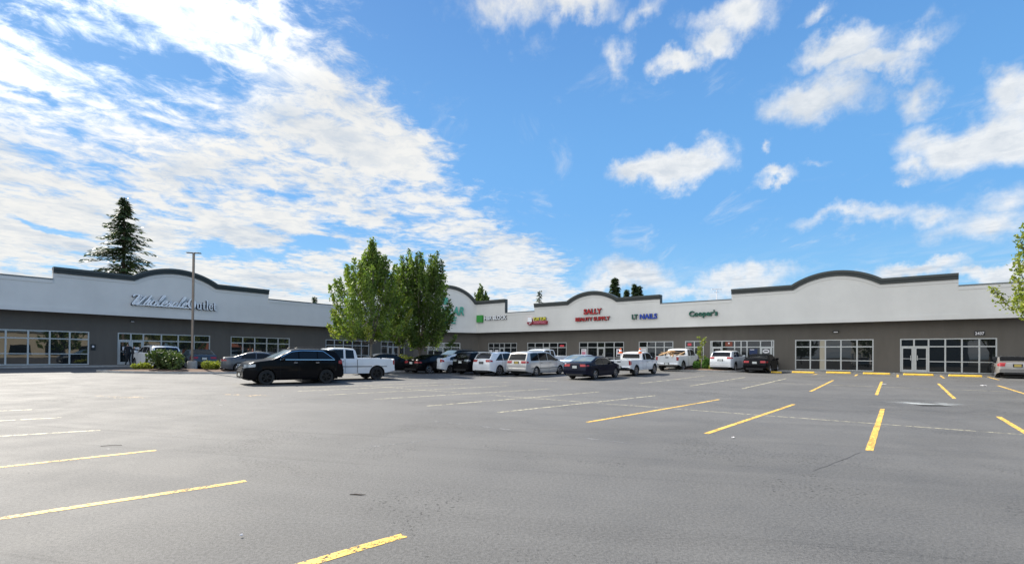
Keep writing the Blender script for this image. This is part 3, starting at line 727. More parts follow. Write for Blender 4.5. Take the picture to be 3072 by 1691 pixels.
def serif_outlet():
    """O u t l e t in thick-thin serif strokes"""
    mb = MB()
    def poly(p, z=.5): 
        A = [(x, y, .5) for x, y in p]; B = [(x, y, -.5) for x, y in p]; mb.face(A); mb.face(B[::-1])
        for i in range(len(p)): j = (i+1) % len(p); mb.face([A[i], A[j], B[j], B[i]])
    def ring(cx, cy, rx, ry, tx, ty, a0=0, a1=360, n=26):
        for i in range(n):
            t0 = R_(a0+(a1-a0)*i/n); t1 = R_(a0+(a1-a0)*(i+1)/n)
            poly([(cx+rx*math.cos(t0), cy+ry*math.sin(t0)), (cx+rx*math.cos(t1), cy+ry*math.sin(t1)), (cx+(rx-tx)*math.cos(t1), cy+(ry-ty)*math.sin(t1)), (cx+(rx-tx)*math.cos(t0), cy+(ry-ty)*math.sin(t0))])
    def rc(x0, y0, x1, y1): poly([(x0, y0), (x1, y0), (x1, y1), (x0, y1)])
    ring(.50, .5, .48, .52, .21, .09)
    x = 1.06; rc(x+.06, .12, x+.19, .60); rc(x-.02, .55, x+.06, .60); ring(x+.26, .20, .20, .20, .12, .07, 180, 330); rc(x+.40, .0, x+.53, .60); rc(x+.32, .55, x+.40, .60); rc(x+.53, .0, x+.60, .05)
    for x in (1.74, 3.05):
        rc(x+.10, .14, x+.23, .80); rc(x, .55, x+.10, .60); rc(x+.23, .55, x+.40, .60); ring(x+.28, .17, .18, .18, .11, .07, 180, 320, 12)
    x = 2.18; rc(x+.08, .05, x+.21, 1.0); rc(x, .95, x+.08, 1.0); rc(x, 0, x+.30, .05)
    x = 2.54; ring(x+.25, .30, .25, .31, .12, .07, 20, 330); rc(x+.10, .30, x+.46, .36); rc(x+.38, .36, x+.48, .42)
    me = bpy.data.meshes.new('outlet'); me.from_pydata(mb.v, [], mb.f); me.update(); return me
def skew_place(root_name, label):
    fr = FL_; off = OFF+.03
    root = empty(root_name, fr.p(31, OFF, 5.2)); tag(root, label, 'sign')
    for me, a, b, ya, yb, pn in ((stroke_mesh(script_word(), .13), 394, 563, (877, 914), (893, 925), 'script_word'), (serif_outlet(), 562, 648, (896, 926), (903, 931), 'serif_word')):
        sL, z1 = on_wall(fr, a, ya[0], off); _, z0 = on_wall(fr, a, ya[1], off); sR, _ = on_wall(fr, b, yb[1], off)
        me2 = me.copy()
        place_letters(me, fr, sL, sR, z0, z1, OFF+.165, OFF+.185); o = link(pn, me, MA['white'], root); o.location = -root.location
        place_letters(me2, fr, sL+.04, sR+.04, z0-.04, z1-.04, OFF+.02, OFF+.10); o = link(pn+'_return', me2, MA['bluegrey'], root); o.location = -root.location
    # underline swash
    mb = MB(); sA, zA = on_wall(fr, 412, 914.5, off); sB, zB = on_wall(fr, 566, 924.5, off)
    mb.hexa([fr.p(s, o, z) for s in (sA, sB) for o in (OFF+.06, OFF+.17) for z in (zA-.0, zA+.06)])
    o = mb.build('underline', MA['white'], root); o.location = -root.location
skew_place('script_sign', 'white brush-script and serif letters reading Wholesale Outlet under the left arch')
sign('shop_sign', 'green square and white block letters reading H&R BLOCK',
     [('square', 1433, 1450, 945.5, 966.5, 'green', 'green', 0, 0, 'green_square'), ('H&R BLOCK', 1455, 1521, 947.2, 958.6, 'white', 'black', 0, .02, 'lettering')], FR_)
sign('shop_sign', 'small yellow and dark red sign with a round red emblem with white top',
     [('cup', 1583, 1600.5, 952.5, 975.5, 'dred', 'dred', 0, 0, 'emblem'), ('YUM YUM', 1601, 1638.5, 951.3, 961.2, 'syellow', 'black', 0, .03, 'yellow_word'),
      ('square', 1602, 1643.5, 962.5, 973, 'dred', 'dred', 0, 0, 'red_panel')], FR_)
sign('panel_lettering', 'pale letters reading TERIYAKI on the dark red sign panel', [('TERIYAKI', 1605, 1640, 964.8, 970.6, 'pink', 'pink', 0, .01, 'lettering')], FR_)
for o in bpy.data.objects:
    if o.name.startswith('panel_lettering'):
        for c in o.children: c.location = c.location + Vector((FR_.n.x*.12, FR_.n.y*.12, 0))
sign('shop_sign', 'red capital letters reading SALLY over BEAUTY SUPPLY under the middle arch',
     [('SALLY', 1752.4, 1806.5, 925.5, 942, 'red', 'black', 0, .035, 'upper_word'), ('BEAUTY SUPPLY', 1728, 1831, 950.2, 962, 'red', 'black', 0, .03, 'lower_words')], FR_)
sign('shop_sign', 'green and blue capital letters reading LT NAILS',
     [('LT', 1897, 1914, 942.8, 957.3, 'dgreen', 'black', 0, .03, 'green_word'), ('NAILS', 1920.5, 1972.5, 940.6, 956.3, 'blue', 'bluegrey', 0, .03, 'blue_word')], FR_)
sign('shop_sign', "dark green rounded letters reading Cooper's, rightmost shop name", [("Cooper's", 2068, 2154, 930.5, 953, 'dgreen', 'black', 0, .03, 'lettering')], FR_)
sign('shop_sign', 'large teal green letters reading DOLLAR TREE under the tallest corner arch',
     [('DOLLAR', 1290, 1392, 918.5, 944.5, 'tgreen', 'dgreen', .2, .03, 'upper_word'), ('TREE', 1304, 1370, 949.3, 969.8, 'tgreen', 'dgreen', .2, .03, 'lower_word'),
      ('1', 1329, 1343, 892, 913, 'tgreen', 'dgreen', 0, .05, 'numeral')], FC_)
# street number plate
def number_plate():
    sL, z0 = on_wall(FR_, 2925, 1004.2, .02); sR, z1 = on_wall(FR_, 2953, 994.5, .02)
    root = empty('street_number', FR_.p((sL+sR)/2, 0, z0)); tag(root, 'pale street number 2437 on dark wall above the right-hand shop window', 'sign')
    mb = MB(); mb.hexa([FR_.p(s, o, z) for s in (sL-.04, sR+.04) for o in (.003, .02) for z in (z0-.04, z1+.05)]); o = mb.build('backing', MA['black'], root); o.location = -root.location
    me = text_mesh('2437', 0, .03); place_letters(me, FR_, sL, sR, z0, z1, .021, .035); o = link('digits', me, MA['paper'], root); o.location = -root.location
number_plate()

# ------------------------------------------------------------------ posters in the windows, wall fittings
def poster(fr, a, b, yt, yb, m, label, marks=(), cat='poster', name='window_poster', off=-.055):
    sL, _ = on_wall(fr, a, yb, off); sR, _ = on_wall(fr, b, yb, off); _, zt = on_wall(fr, (a+b)/2, yt, off); _, zb = on_wall(fr, (a+b)/2, yb, off)
    root = empty(name, fr.p((sL+sR)/2, off, zb)); tag(root, label, cat)
    mb = MB(); mb.hexa([fr.p(s, o, z) for s in (sL, sR) for o in (off, off+.006) for z in (zb, zt)]); o = mb.build('sheet', MA[m], root); o.location = -root.location
    for (u0, v0, u1, v1, mm) in marks:
        mb = MB(); mb.hexa([fr.p(sL+(sR-sL)*u, oo, zb+(zt-zb)*v) for u in (u0, u1) for oo in (off+.007, off+.010) for v in (v0, v1)])
        o = mb.build('print', MA[mm], root); o.location = -root.location
poster(FR_, 1744, 1759.5, 1046, 1068, 'paper', 'pink and white poster in the left pane under the SALLY sign', [(.1, .25, .8, .6, 'pink'), (.15, .78, .7, .84, 'dred')])
poster(FR_, 1849, 1865, 1046, 1069, 'paper', 'white poster with dark base in the right pane under the SALLY sign', [(.1, .05, .9, .3, 'black'), (.25, .55, .8, .8, 'bluep')])
poster(FR_, 1921, 1938, 1045, 1062, 'paper', 'white notice filling the glass door under the LT NAILS sign', [(.15, .5, .85, .56, 'flash')])
poster(FR_, 2248, 2272, 1046, 1062, 'bluep', 'dark blue poster in a pane left of the door with round sticker', [(.1, .78, .6, .92, 'paper')])
poster(FR_, 1468, 1477, 1049, 1055, 'paper', 'small white notice in the leftmost pane under the H&R BLOCK sign')
poster(FR_, 1485, 1495, 1049, 1055, 'paper', 'small white notice left of the glass door under the H&R BLOCK sign')
poster(FR_, 2146, 2156, 1055, 1068, 'paper', "white notice on the glass door under the Cooper's sign")
poster(FR_, 2176, 2197, 1025, 1038, 'olive', "dull orange sign in a top pane under the Cooper's sign", [(.4, .5, .62, .85, 'paper')])
poster(FR_, 1680, 1692, 1034, 1039.5, 'neon', 'small glowing red sign in the top right pane below the SALLY sign left side', cat='neon sign', name='neon_sign')
poster(FR_, 2063, 2074, 1029, 1036.5, 'neon', 'small red oval sign in the narrow two-pane window', cat='neon sign', name='neon_sign')
poster(FL_, 367, 379, 1040, 1050, 'paper', 'white notice on the left leaf of the double doors on the left wing')
poster(FL_, 405, 418, 1041, 1047, 'paper', 'small white notice on the right leaf of the double doors on the left wing')
def round_sticker():
    fr = FR_; s, z = on_wall(fr, 2298, 1053, -.05); root = empty('door_sticker', fr.p(s, -.05, z)); tag(root, 'round white sticker on the rightmost glass door behind the black sedan', 'sticker')
    mb = MB(); n = 24; mb.face([fr.p(s+.26*math.cos(2*math.pi*i/n), -.045, z+.17*math.sin(2*math.pi*i/n)) for i in range(n)]); 
    mb.face([fr.p(s+.26*math.cos(2*math.pi*i/n), -.05, z+.17*math.sin(2*math.pi*i/n)) for i in range(n)][::-1]); o = mb.build('disc', MA['paper'], root); o.location = -root.location
    mb = MB()
    mb.hexa([fr.p(s+u, oo, z+v) for u in (-.15, .15) for oo in (-.044, -.041) for v in (-.03, .05)]); o = mb.build('print', MA['black'], root); o.location = -root.location
    mb = MB(); mb.hexa([fr.p(s+u, oo, z+v) for u in (-.24, .24) for oo in (-.05, -.045) for v in (-.32, -.29)])
    o = mb.build('print', MA['black'], root); o.location = -root.location
round_sticker()
poster(FR_, 2459, 2474, 1020, 1108, 'tan', 'pale tan curtain strip standing inside the wide empty window', cat='curtain', name='curtain_strip')
def wall_light(fr, px, py, w, label):
    s, z = on_wall(fr, px, py); root = empty('wall_light', fr.p(s, 0, z)); tag(root, label, 'wall light')
    mb = MB(); mb.hexa([fr.p(s+u, o, z+v) for u in (-w/2, w/2) for o in (.002, .16) for v in (-.05, .07)]); o = mb.build('housing', MA['dark'], root, bevel=.02); o.location = -root.location
    mb = MB(); mb.hexa([fr.p(s+u, o, z+v) for u in (-w*.32, w*.32) for o in (.10, .19) for v in (-.065, -.01)]); o = mb.build('lens', MA['paper'], root); o.location = -root.location
wall_light(FR_, 2508, 994.5, .42, 'oval wall light above the wide empty shop window on the right')
wall_light(FL_, 396, 963, .3, 'small dark wall light above the double doors on the left wing')
def small_plaque():
    s, z = on_wall(FL_, 279, 1041); mb = MB(); mb.hexa([FL_.p(s+u, o, z+v) for u in (-.14, .14) for o in (.003, .03) for v in (-.22, .22)])
    mb.cur = 1; mb.hexa([FL_.p(s+u, o, z+v) for u in (-.06, .06) for o in (.031, .034) for v in (-.02, .12)])
    o = mb.build('wall_plaque', [MA['black'], MA['paper']]); tag(o, 'small dark plaque on the wall between the two left shop windows', 'plaque')
small_plaque()

# ------------------------------------------------------------------ cars
def lerp_prof(pts, x):
    if x <= pts[0][0]: return pts[0][1]
    for (a, za), (b, zb) in zip(pts, pts[1:]):
        if x <= b: return za+(zb-za)*(x-a)/max(1e-9, b-a)
    return pts[-1][1]
class Car:
    def __init__(s, sp): s.__dict__.update(sp); s.xf = s.wb/2+s.fo; s.xr = s.xf-s.L
    def ztop(s, x):
        w = .045; return (lerp_prof(s.prof, x-w)+2*lerp_prof(s.prof, x)+lerp_prof(s.prof, x+w))/4
    def hw(s, x):
        h = s.W/2
        for d, r, a in ((s.xf-x, .85, .24), (x-s.xr, .6, getattr(s, 'rtap', .12))):
            if d < r: h -= s.W/2*a*(1-d/r)**2.2
        return h
    def side(s, x, z):
        h = s.hw(x); lo = .45
        if z < lo: return h*(1-.05*((lo-z)/.3)**2)
        if z < s.belt: return h*(1-.035*((z-lo)/(s.belt-lo))**2)
        k = s.tumble; zz = z-s.belt
        cab = h*.965-zz*k
        return cab-.02
    def zlow(s, x):
        z = s.sill
        for xw in (s.wb/2, -s.wb/2):
            d = abs(x-xw); Ra = s.Ra
            if d < Ra: z = max(z, s.R+math.sqrt(max(0, Ra*Ra-d*d)))
        if x > s.wb/2+s.Ra: z = max(z, s.sill+.03+.10*max(0, 1-(s.xf-x)/.35))
        if x < -s.wb/2-s.Ra: z = max(z, s.sill+.02+.13*max(0, 1-(x-s.xr)/.55))
        return z
    def ring(s, x):
        zt = s.ztop(x); bed = s.bed and s.bed[0] <= x <= s.bed[1]
        cr_ = min(.06, .03+.03*(zt > s.belt+.3)); rr = .07 if zt > s.belt+.1 else .05
        ze = zt-cr_*.6; zl = min(s.zlow(x), ze-.1)
        if bed: ze = s.rail
        zb = s.belt if ze > s.belt+.12 else zl+(ze-rr-zl)*.86
        pts = []
        for i in range(8):
            z = zl+(zb-zl)*i/7; pts.append((s.side(x, z), z))
        for i in range(1, 6):
            z = zb+(ze-rr-zb)*i/5; pts.append((s.side(x, z), z))
        ys = s.side(x, ze-rr)
        if bed:
            pts += [(ys, ze-.015), (ys-.015, ze), (ys-.10, ze), (ys-.11, s.floor_), (ys*.5, s.floor_), (0, s.floor_)]
        else:
            pts += [(ys-rr*.28, ze-rr*.28), (ys-rr*1.0, ze), (ys*.80, ze+cr_*.25), (ys*.5, ze+cr_*.45), (ys*.25, ze+cr_*.58), (0, zt)]
        return pts
    def stations(s):
        X = set(); n = int(s.L/.10)
        for i in range(n+1): X.add(round(s.xr+s.L*i/n, 4))
        for p in s.prof:
            if s.xr < p[0] < s.xf: X.add(round(p[0], 4)); X.add(round(p[0]-.04, 4)); X.add(round(p[0]+.04, 4))
        for xw in (s.wb/2, -s.wb/2):
            for k in range(-12, 13): X.add(round(xw+s.Ra*math.sin(k/12*math.pi/2), 4))
        if s.bed: 
            for b in s.bed: X.add(round(b, 4)); X.add(round(b+.006, 4)); X.add(round(b-.006, 4))
        X = sorted(x for x in X if s.xr-.001 <= x <= s.xf+.001); out = [X[0]]
        for x in X[1:]:
            if x-out[-1] > .004: out.append(x)
        return out
    def body(s):
        mb = MB(); rows = []
        for x in s.stations():
            r = s.ring(x); rows.append([(x, y, z) for y, z in r]+[(x, -y, z) for y, z in r[-2::-1]])
        mb.grid(rows); mb.face(rows[0]); mb.face(rows[-1][::-1]); return mb
    def top_patch(s, x0, x1, frac, off=.008, n=8, inset0=0):
        rows = []
        for i in range(n+1):
            x = x0+(x1-x0)*i/n; e = .02; dz = (s.ztop(x+e)-s.ztop(x-e))/(2*e); L_ = math.hypot(1, dz); nx, nz = -dz/L_, 1/L_
            r = s.ring(x); ys = r[12][0]; row = []
            for k in range(-5, 6):
                u = k/5; y = u*ys*frac; a = abs(y)
                zz = None
                for (ya, za), (yb, zb_) in zip(r[13:], r[14:]):
                    if yb-1e-9 <= a <= ya+1e-9: zz = zb_+(za-zb_)*(a-yb)/max(1e-6, ya-yb); break
                if zz is None: zz = s.ztop(x)
                row.append((x+nx*off, y, zz+nz*off))
            rows.append(row)
        return rows
    def x_end(s, e, z):
        """where the nose (e=1) or tail (e=-1) surface stands at height z"""
        x = s.xf if e > 0 else s.xr
        for _ in range(90):
            if s.ztop(x) >= z+.01: break
            x -= e*.01
        return x
    def end_patch(s, e, z0, z1, w, sg, off=.016, y1=None):
        rows = []
        for j in range(5):
            z = z0+(z1-z0)*j/4; x = s.x_end(e, z); yo = (s.side(x-e*.03, z)+.004) if y1 is None else y1; yi = yo-w
            rows.append([(x+e*(off-.0*k)-(e*.03 if k == 5 else 0), sg*(yi+(yo-yi)*k/5), z) for k in range(6)])
        return rows
    def solid_patch(s, rows, th, mb=None):
        mb = mb or MB()
        mb.grid(rows)
        return mb
    def side_patch(s, x0, x1, zb, zt, sg, off=.006, n=10, m=4):
        rows = []
        for i in range(n+1):
            x = x0+(x1-x0)*i/n; a, b = zb(x), zt(x); row = []
            if b < a+.01: b = a+.01
            for j in range(m+1):
                z = a+(b-a)*j/m; row.append((x, sg*(s.side(x, z)+off), z))
            rows.append(row)
        mb = MB(); mb.grid(rows)
        return mb

def wheel(parent, x, y, R, w, rimm, sg, spokes=5, rimfrac=.66):
    t = MB(); prof = [(R*rimfrac, -w*.42), (R*.93, -w*.5), (R, -w*.34), (R*1.0, w*.34), (R*.93, w*.5), (R*rimfrac, w*.42)]
    t.lathe(prof, (0, 0, 0), n=28)
    wo = t.build('wheel', MA['rubber'], parent, smooth=50); wo.location = (x, y, R)
    r = MB(); rr = R*rimfrac
    r.lathe([(rr, w*.42*sg), (rr*.93, w*.44*sg), (rr*.90, w*.25*sg), (rr*.90, -w*.2*sg)], (0, 0, 0), n=28)
    r.lathe([(.001, w*.34*sg), (rr*.22, w*.33*sg), (rr*.24, w*.2*sg)], (0, 0, 0), n=14)
    for k in range(spokes):
        a = 2*math.pi*k/spokes+.3; d = Vector((math.cos(a), 0, math.sin(a))); p = Vector((-d.z, 0, d.x))
        wi, wo_ = rr*.10, rr*.15
        P = []
        for (rad, ww) in ((rr*.15, wi), (rr*.93, wo_)):
            for sgn in (-1, 1):
                for yy in (w*.30*sg, w*.38*sg): q = d*rad+p*ww*sgn; P.append((q.x, yy, q.z))
        r.hexa(P)
    r.build('rim', rimm, wo, smooth=40)
    b = MB(); b.lathe([(.001, w*.02*sg), (rr*.9, w*.02*sg)], (0, 0, 0), n=20); b.build('brake_disc', MA['interior'], wo)
    return wo

def make_car(label, cat, name, pos, heading, sp, paint, glassm='carglass', rim='rim', group=None, plate='plate', lamps='redlamp'):
    """pos: world centre between the axles; heading: angle from +Y clockwise"""
    c = Car(sp); rz = math.pi/2-heading
    root = empty(name, (pos[0], pos[1], 0), rz); tag(root, label, cat, group)
    # follow the slope of the lot
    h = Vector((math.sin(heading), math.cos(heading))); zf = gz(pos[0]+h.x*1.4, pos[1]+h.y*1.4); zr_ = gz(pos[0]-h.x*1.4, pos[1]-h.y*1.4)
    sx = Vector((h.y, -h.x)); zs = gz(pos[0]+sx.x*.8, pos[1]+sx.y*.8)-gz(pos[0]-sx.x*.8, pos[1]-sx.y*.8)
    root.rotation_euler = (math.atan2(-zs, 1.6), -math.atan2(zf-zr_, 2.8), rz)
    root.location = (pos[0], pos[1], (zf+zr_)/2)
    G = MA[glassm]
    bo = c.body().build('body', paint, root, smooth=32)
    # underbody and wheel wells
    u = MB(); u.box(((c.xf+c.xr)/2, 0, c.sill+.10), (c.L-.5, c.W-.62, .24))
    u.box(((c.xf+c.xr)/2-.1, 0, c.sill+.30), (c.L-1.2, c.W-.66, .3))
    for xw in (c.wb/2, -c.wb/2):
        for sg in (1, -1):
            rows = []
            for yy in (c.W/2-.33, c.W/2-.035):
                rows.append([(xw+(c.Ra+.004)*math.cos(t), sg*yy, c.R+(c.Ra+.004)*math.sin(t)) for t in [math.pi*(-.12+1.24*k/16) for k in range(17)]])
            u.grid(rows); u.face([rows[0][k] for k in range(17)])
    for sg in (1, -1): u.box((0, sg*(c.W/2-.14), c.sill+.015), (c.wb-2*c.Ra-.06, .12, .07))
    u.build('underbody', MA['interior'], root)
    for xw in (c.wb/2, -c.wb/2):
        for sg in (1, -1): wheel(root, xw, sg*(c.W/2-.125), c.R, .225, MA[rim], sg, c.spokes)
    # glazing
    if c.ws: MBp = MB(); MBp.grid(c.top_patch(c.ws[0], c.ws[1], .90)); MBp.build('windshield', MA['carglassl'], root, smooth=180)
    if c.rw: MBp = MB(); MBp.grid(c.top_patch(c.rw[0], c.rw[1], .86)); MBp.build('rear_window', MA[c.rwm] if c.rwm else G, root, smooth=180)
    for sg in (1, -1):
        for (x0, x1) in c.sw:
            zb = lambda x: c.belt+.035
            zt = lambda x: min(c.ztop(x)-.115, c.roofline-.075, c.belt+.05+(x-c.sw[0][0])*c.rtp)
            c.side_patch(x0, x1, zb, zt, sg).build('side_window', G if c.swm is None else MA[c.swm], root, smooth=180)
        if c.swtrim:
            x0, x1 = c.sw[0][0], c.sw[-1][1]; t = MB()
            rows = [[(x, sg*(c.side(x, c.belt+.02)+.010), c.belt+.005), (x, sg*(c.side(x, c.belt+.03)+.010), c.belt+.032)] for x in [x0-.03+(x1-x0+.06)*i/14 for i in range(15)]]; t.grid(rows)
            up = lambda x: min(c.ztop(x)-.115, c.roofline-.075, c.belt+.05+(x-c.sw[0][0])*c.rtp)
            X = [x0+(x1-x0)*i/24 for i in range(25)]
            t.grid([[(x, sg*(c.side(x, max(up(x), c.belt+.03))+.010), max(up(x), c.belt+.03)), (x, sg*(c.side(x, max(up(x), c.belt+.03)+.025)+.010), max(up(x), c.belt+.03)+.025)] for x in X])
            t.build('window_trim', MA['chrome'], root)
        # doors
        for (x0, x1) in c.doors:
            dz0 = lambda x: max(c.sill+.09, c.zlow(x)+.05)
            d = c.side_patch(x0+.012, x1-.012, dz0, lambda x: c.belt-.03, sg, .004, 8, 5).build('door', paint, root, smooth=180)
            hmb = MB(); hx = x0+.16; hz = c.belt-.13; hmb.box((hx, sg*(c.side(hx, hz)+.018), hz), (.17, .03, .03)); hmb.build('handle', MA['chrome'] if c.chromeh else (MA['dark'] if c.darkh else paint), d, bevel=.006)
        for xd in c.seams:
            q = MB(); q.grid([[(xd+k, sg*(c.side(xd, z)+.008), z) for z in [c.zlow(xd)+.04+(c.belt+.0-c.zlow(xd)-.05)*j/6 for j in range(7)]] for k in (-.007, .007)]); q.build('panel_gap', MA['interior'], root)
        if c.mold:
            q = MB(); xs = [c.xr+.5+(c.L-1.1)*i/24 for i in range(25)]
            for a, b in zip(xs, xs[1:]):
                if c.zlow((a+b)/2) < c.mold-.05: q.hexa([(x, sg*(c.side(x, c.mold)+o), c.mold+z) for x in (a, b) for o in (0, .014) for z in (-.025, .025)])
            q.build('side_moulding', MA['flash'], root)
        if c.arch:
            q = MB()
            for xw in (c.wb/2, -c.wb/2):
                A, B = [], []
                for k in range(17):
                    t = math.pi*(k/16); 
                    for arr, rad in ((A, c.Ra-.005), (B, c.Ra+.055)):
                        x = xw+rad*math.cos(t); z = c.R+rad*math.sin(t); arr.append((x, sg*(c.side(x, z)+.012), z))
                q.grid([A, B])
            q.build('arch_trim', MA[c.arch], root)
        # mirror
        mx, mz = c.mirror; q = MB(); yy = c.side(mx, mz)
        q.box((mx, sg*(yy+.13), mz+.08), (.10, .20, .15)); q.box((mx+.01, sg*(yy+.02), mz+.03), (.05, .08, .05)); q.build('mirror', paint if not c.darkm else MA['dark'], root, bevel=.03, smooth=40)
        # lamps: each wraps the corner, one patch on the flank and one on the end face
        (lz, lh, lw, ld) = c.head; q = c.side_patch(c.xf-ld, c.xf-.03, lambda x: lz-lh*.5*(1-.75*(c.xf-x)/ld)-.0, lambda x: lz+lh*.5+.02*(c.xf-x)/ld, sg, .010, 8, 3)
        q.grid(c.end_patch(1, lz-lh/2, lz+lh/2, lw, sg)); q.build('headlight', MA['clearlamp'], root, smooth=180)
        (lz, lh, lw, ld) = c.tail; q = c.side_patch(c.x_end(-1, lz)+.02, c.x_end(-1, lz)+ld, lambda x: lz-lh/2+lh*.12*(x-c.xr)/ld, lambda x: lz+lh/2-lh*.2*(x-c.xr)/ld, sg, .010, 5, 3)
        q.grid(c.end_patch(-1, lz-lh/2, lz+lh/2, lw, sg)); q.build('tail_light', MA[lamps], root, smooth=180)
    # nose and tail dressing
    gz0, gz1, gw = c.grille; q = MB(); q.grid(c.end_patch(1, gz0, gz1, gw, 1, .014, gw/2)); g = q.build('grille', MA['dark'], root)
    q = MB()
    for k in range(3): z = gz0+(gz1-gz0)*(.12+.36*k); q.box((c.x_end(1, z)+.024, 0, z), (.012, gw*.98, .020))
    q.build('grille_bar', MA['chrome'], g)
    q = MB(); q.box((c.x_end(1, c.sill+.14)-.045, 0, c.sill+.14), (.12, c.W*.62, .13)); q.build('lower_intake', MA['dark'], root, bevel=.02)
    if c.bump:
        bz, bh, bm_ = c.bump; q = MB(); q.box((c.xr+.02, 0, bz), (.16, c.W*.90, bh)); q.build('rear_bumper', MA[bm_] if bm_ != 'paint' else paint, root, bevel=.035, smooth=40)
    else:
        q = MB(); q.box((c.xr+.05, 0, c.sill+.10), (.14, c.W*.66, .13)); q.build('rear_valance', MA['dark'], root, bevel=.02)
    if not c.bed:
        z_ = c.sill+.36; q = MB(); q.box((c.x_end(-1, z_)+.02, 0, z_), (.085, c.W*.82, .035)); q.build('bumper_step', paint, root, bevel=.012)
        if c.chromeh or lamps == 'clearlamp':
            q = MB(); q.box((c.x_end(-1, c.plate+.14)-.012, 0, c.plate+.15), (.02, .62, .03)); q.build('tailgate_trim', MA['chrome'], root)
    pz = c.plate; xo = min(c.x_end(-1, pz-.08), c.x_end(-1, pz+.06))-.014+c.platex; q = MB(); q.box((xo, 0, pz), (.012, .31, .155)); q.build('licence_plate', MA[plate], root)
    q = MB(); q.box((xo+.010, 0, pz), (.012, .42, .20)); q.build('plate_recess', MA['dark'] if c.darkrec is None else MA[c.darkrec], root)
    q = MB(); q.box((c.x_end(1, c.sill+.24)+.022, 0, c.sill+.24), (.012, .31, .13)); q.build('licence_plate', MA['plate'], root)
    # rails, wipers, spoiler, aerial
    if c.rails:
        for sg in (1, -1):
            x0, x1 = c.rails; q = MB(); yy = c.side((x0+x1)/2, c.roofline-.1)-.10; z = c.ztop((x0+x1)/2)+.045
            q.tube([(x0, sg*yy, z-.06), (x0+.10, sg*yy, z), (x1-.10, sg*yy, z), (x1, sg*yy, z-.06)], .017, 6); q.build('roof_rail', MA['dark'] if c.darkr else MA['chrome'], root)
    if c.spoiler:
        x0, z0 = c.spoiler; q = MB(); q.box((x0, 0, z0), (.26, c.W*.62, .035), tilt=Matrix.Rotation(.12, 3, 'Y')); q.build('spoiler', paint, root, bevel=.012)
    if c.bed:
        q = MB(); q.hexa([(x, y, z) for x in (c.xr+.005, c.xr+.055) for y in (-(c.side(c.xr, .8)-.03), c.side(c.xr, .8)-.03) for z in (c.floor_-.06, c.rail-.005)]); tg = q.build('tailgate', paint, root, bevel=.01)
        q = MB(); q.box((c.xr-.002, 0, c.rail-.12), (.02, .26, .07)); q.build('handle', MA['dark'], tg)
        if c.cabwin:
            x, z0, z1 = c.cabwin; q = MB(); yy = c.side(x, z0)*.80; yt = c.side(x, z1)*.80
            q.face([(x-.012, yy, z0), (x-.012+.05, yt, z1), (x-.012+.05, -yt, z1), (x-.012, -yy, z0)]); q.build('rear_window', G, root)
    if c.aerial:
        q = MB(); x, h = c.aerial; z = c.ztop(x); q.tube([(x, .1, z), (x-.12, .1, z+h)], .006, 5); q.build('aerial', MA['dark'], root)
    return root, c

DEF = dict(bed=None, ws=None, rw=None, sw=[], doors=[], seams=[], mold=None, arch=None, chromeh=False, darkh=False, swtrim=False, darkm=False, rails=None, spoiler=None, cabwin=None,
           aerial=None, bump=None, darkr=True, spokes=5, tumble=.34, rail=0, floor_=0, rwm=None, swm=None, darkrec=None, rtap=.12, tailx=0., platex=0., rtp=9.)
def spec(**k): d = dict(DEF); d.update(k); return d
# all profiles run tail (negative x) to nose
SEDAN = spec(L=4.75, W=1.82, wb=2.75, fo=.93, R=.325, Ra=.385, sill=.22, belt=.93, roofline=1.45,
    prof=[(-2.45,.55),(-2.44,.60),(-2.41,.86),(-2.36,1.02),(-2.28,1.075),(-1.72,1.11),(-.95,1.40),(-.55,1.455),(.05,1.45),(.35,1.40),(1.18,1.02),(1.3,.99),(2.0,.86),(2.20,.76),(2.29,.62),(2.305,.5)],
    ws=(.40,1.12), rw=(-1.66,-.92), sw=[(-1.30,-.42),(-.36,.82)], doors=[(-1.02,-.38),(-.38,.72)], head=(.70,.13,.36,.34), tail=(.86,.15,.42,.26), grille=(.50,.70,.75),
    mirror=(.70,.95), plate=.80, seams=[-1.02,-.38,.72], aerial=None)
SEDAN['prof'] = [(x, z) for x, z in SEDAN['prof']]
SUV = spec(L=4.77, W=1.85, wb=2.86, fo=.90, R=.365, Ra=.425, sill=.24, belt=1.15, roofline=1.69,
    prof=[(-2.46,.62),(-2.45,.68),(-2.41,1.0),(-2.33,1.18),(-2.02,1.58),(-1.9,1.645),(-1.2,1.69),(-.2,1.70),(.28,1.64),(1.10,1.22),(1.24,1.17),(1.9,1.08),(2.12,1.0),(2.25,.86),(2.31,.62)],
    ws=(.34,1.06), rw=(-2.29,-2.02), sw=[(-1.82,-1.0),(-.94,-.08),(-.02,.80)], rtp=.75, doors=[(-1.12,-.05),(-.05,.82)], head=(.90,.17,.30,.50), tail=(1.12,.26,.24,.22), grille=(.62,.88,.95),
    mirror=(.70,1.14), plate=.92, seams=[-1.12,-.05,.82], rails=(-1.6,.1), rtap=.14, tumble=.30, bump=None)
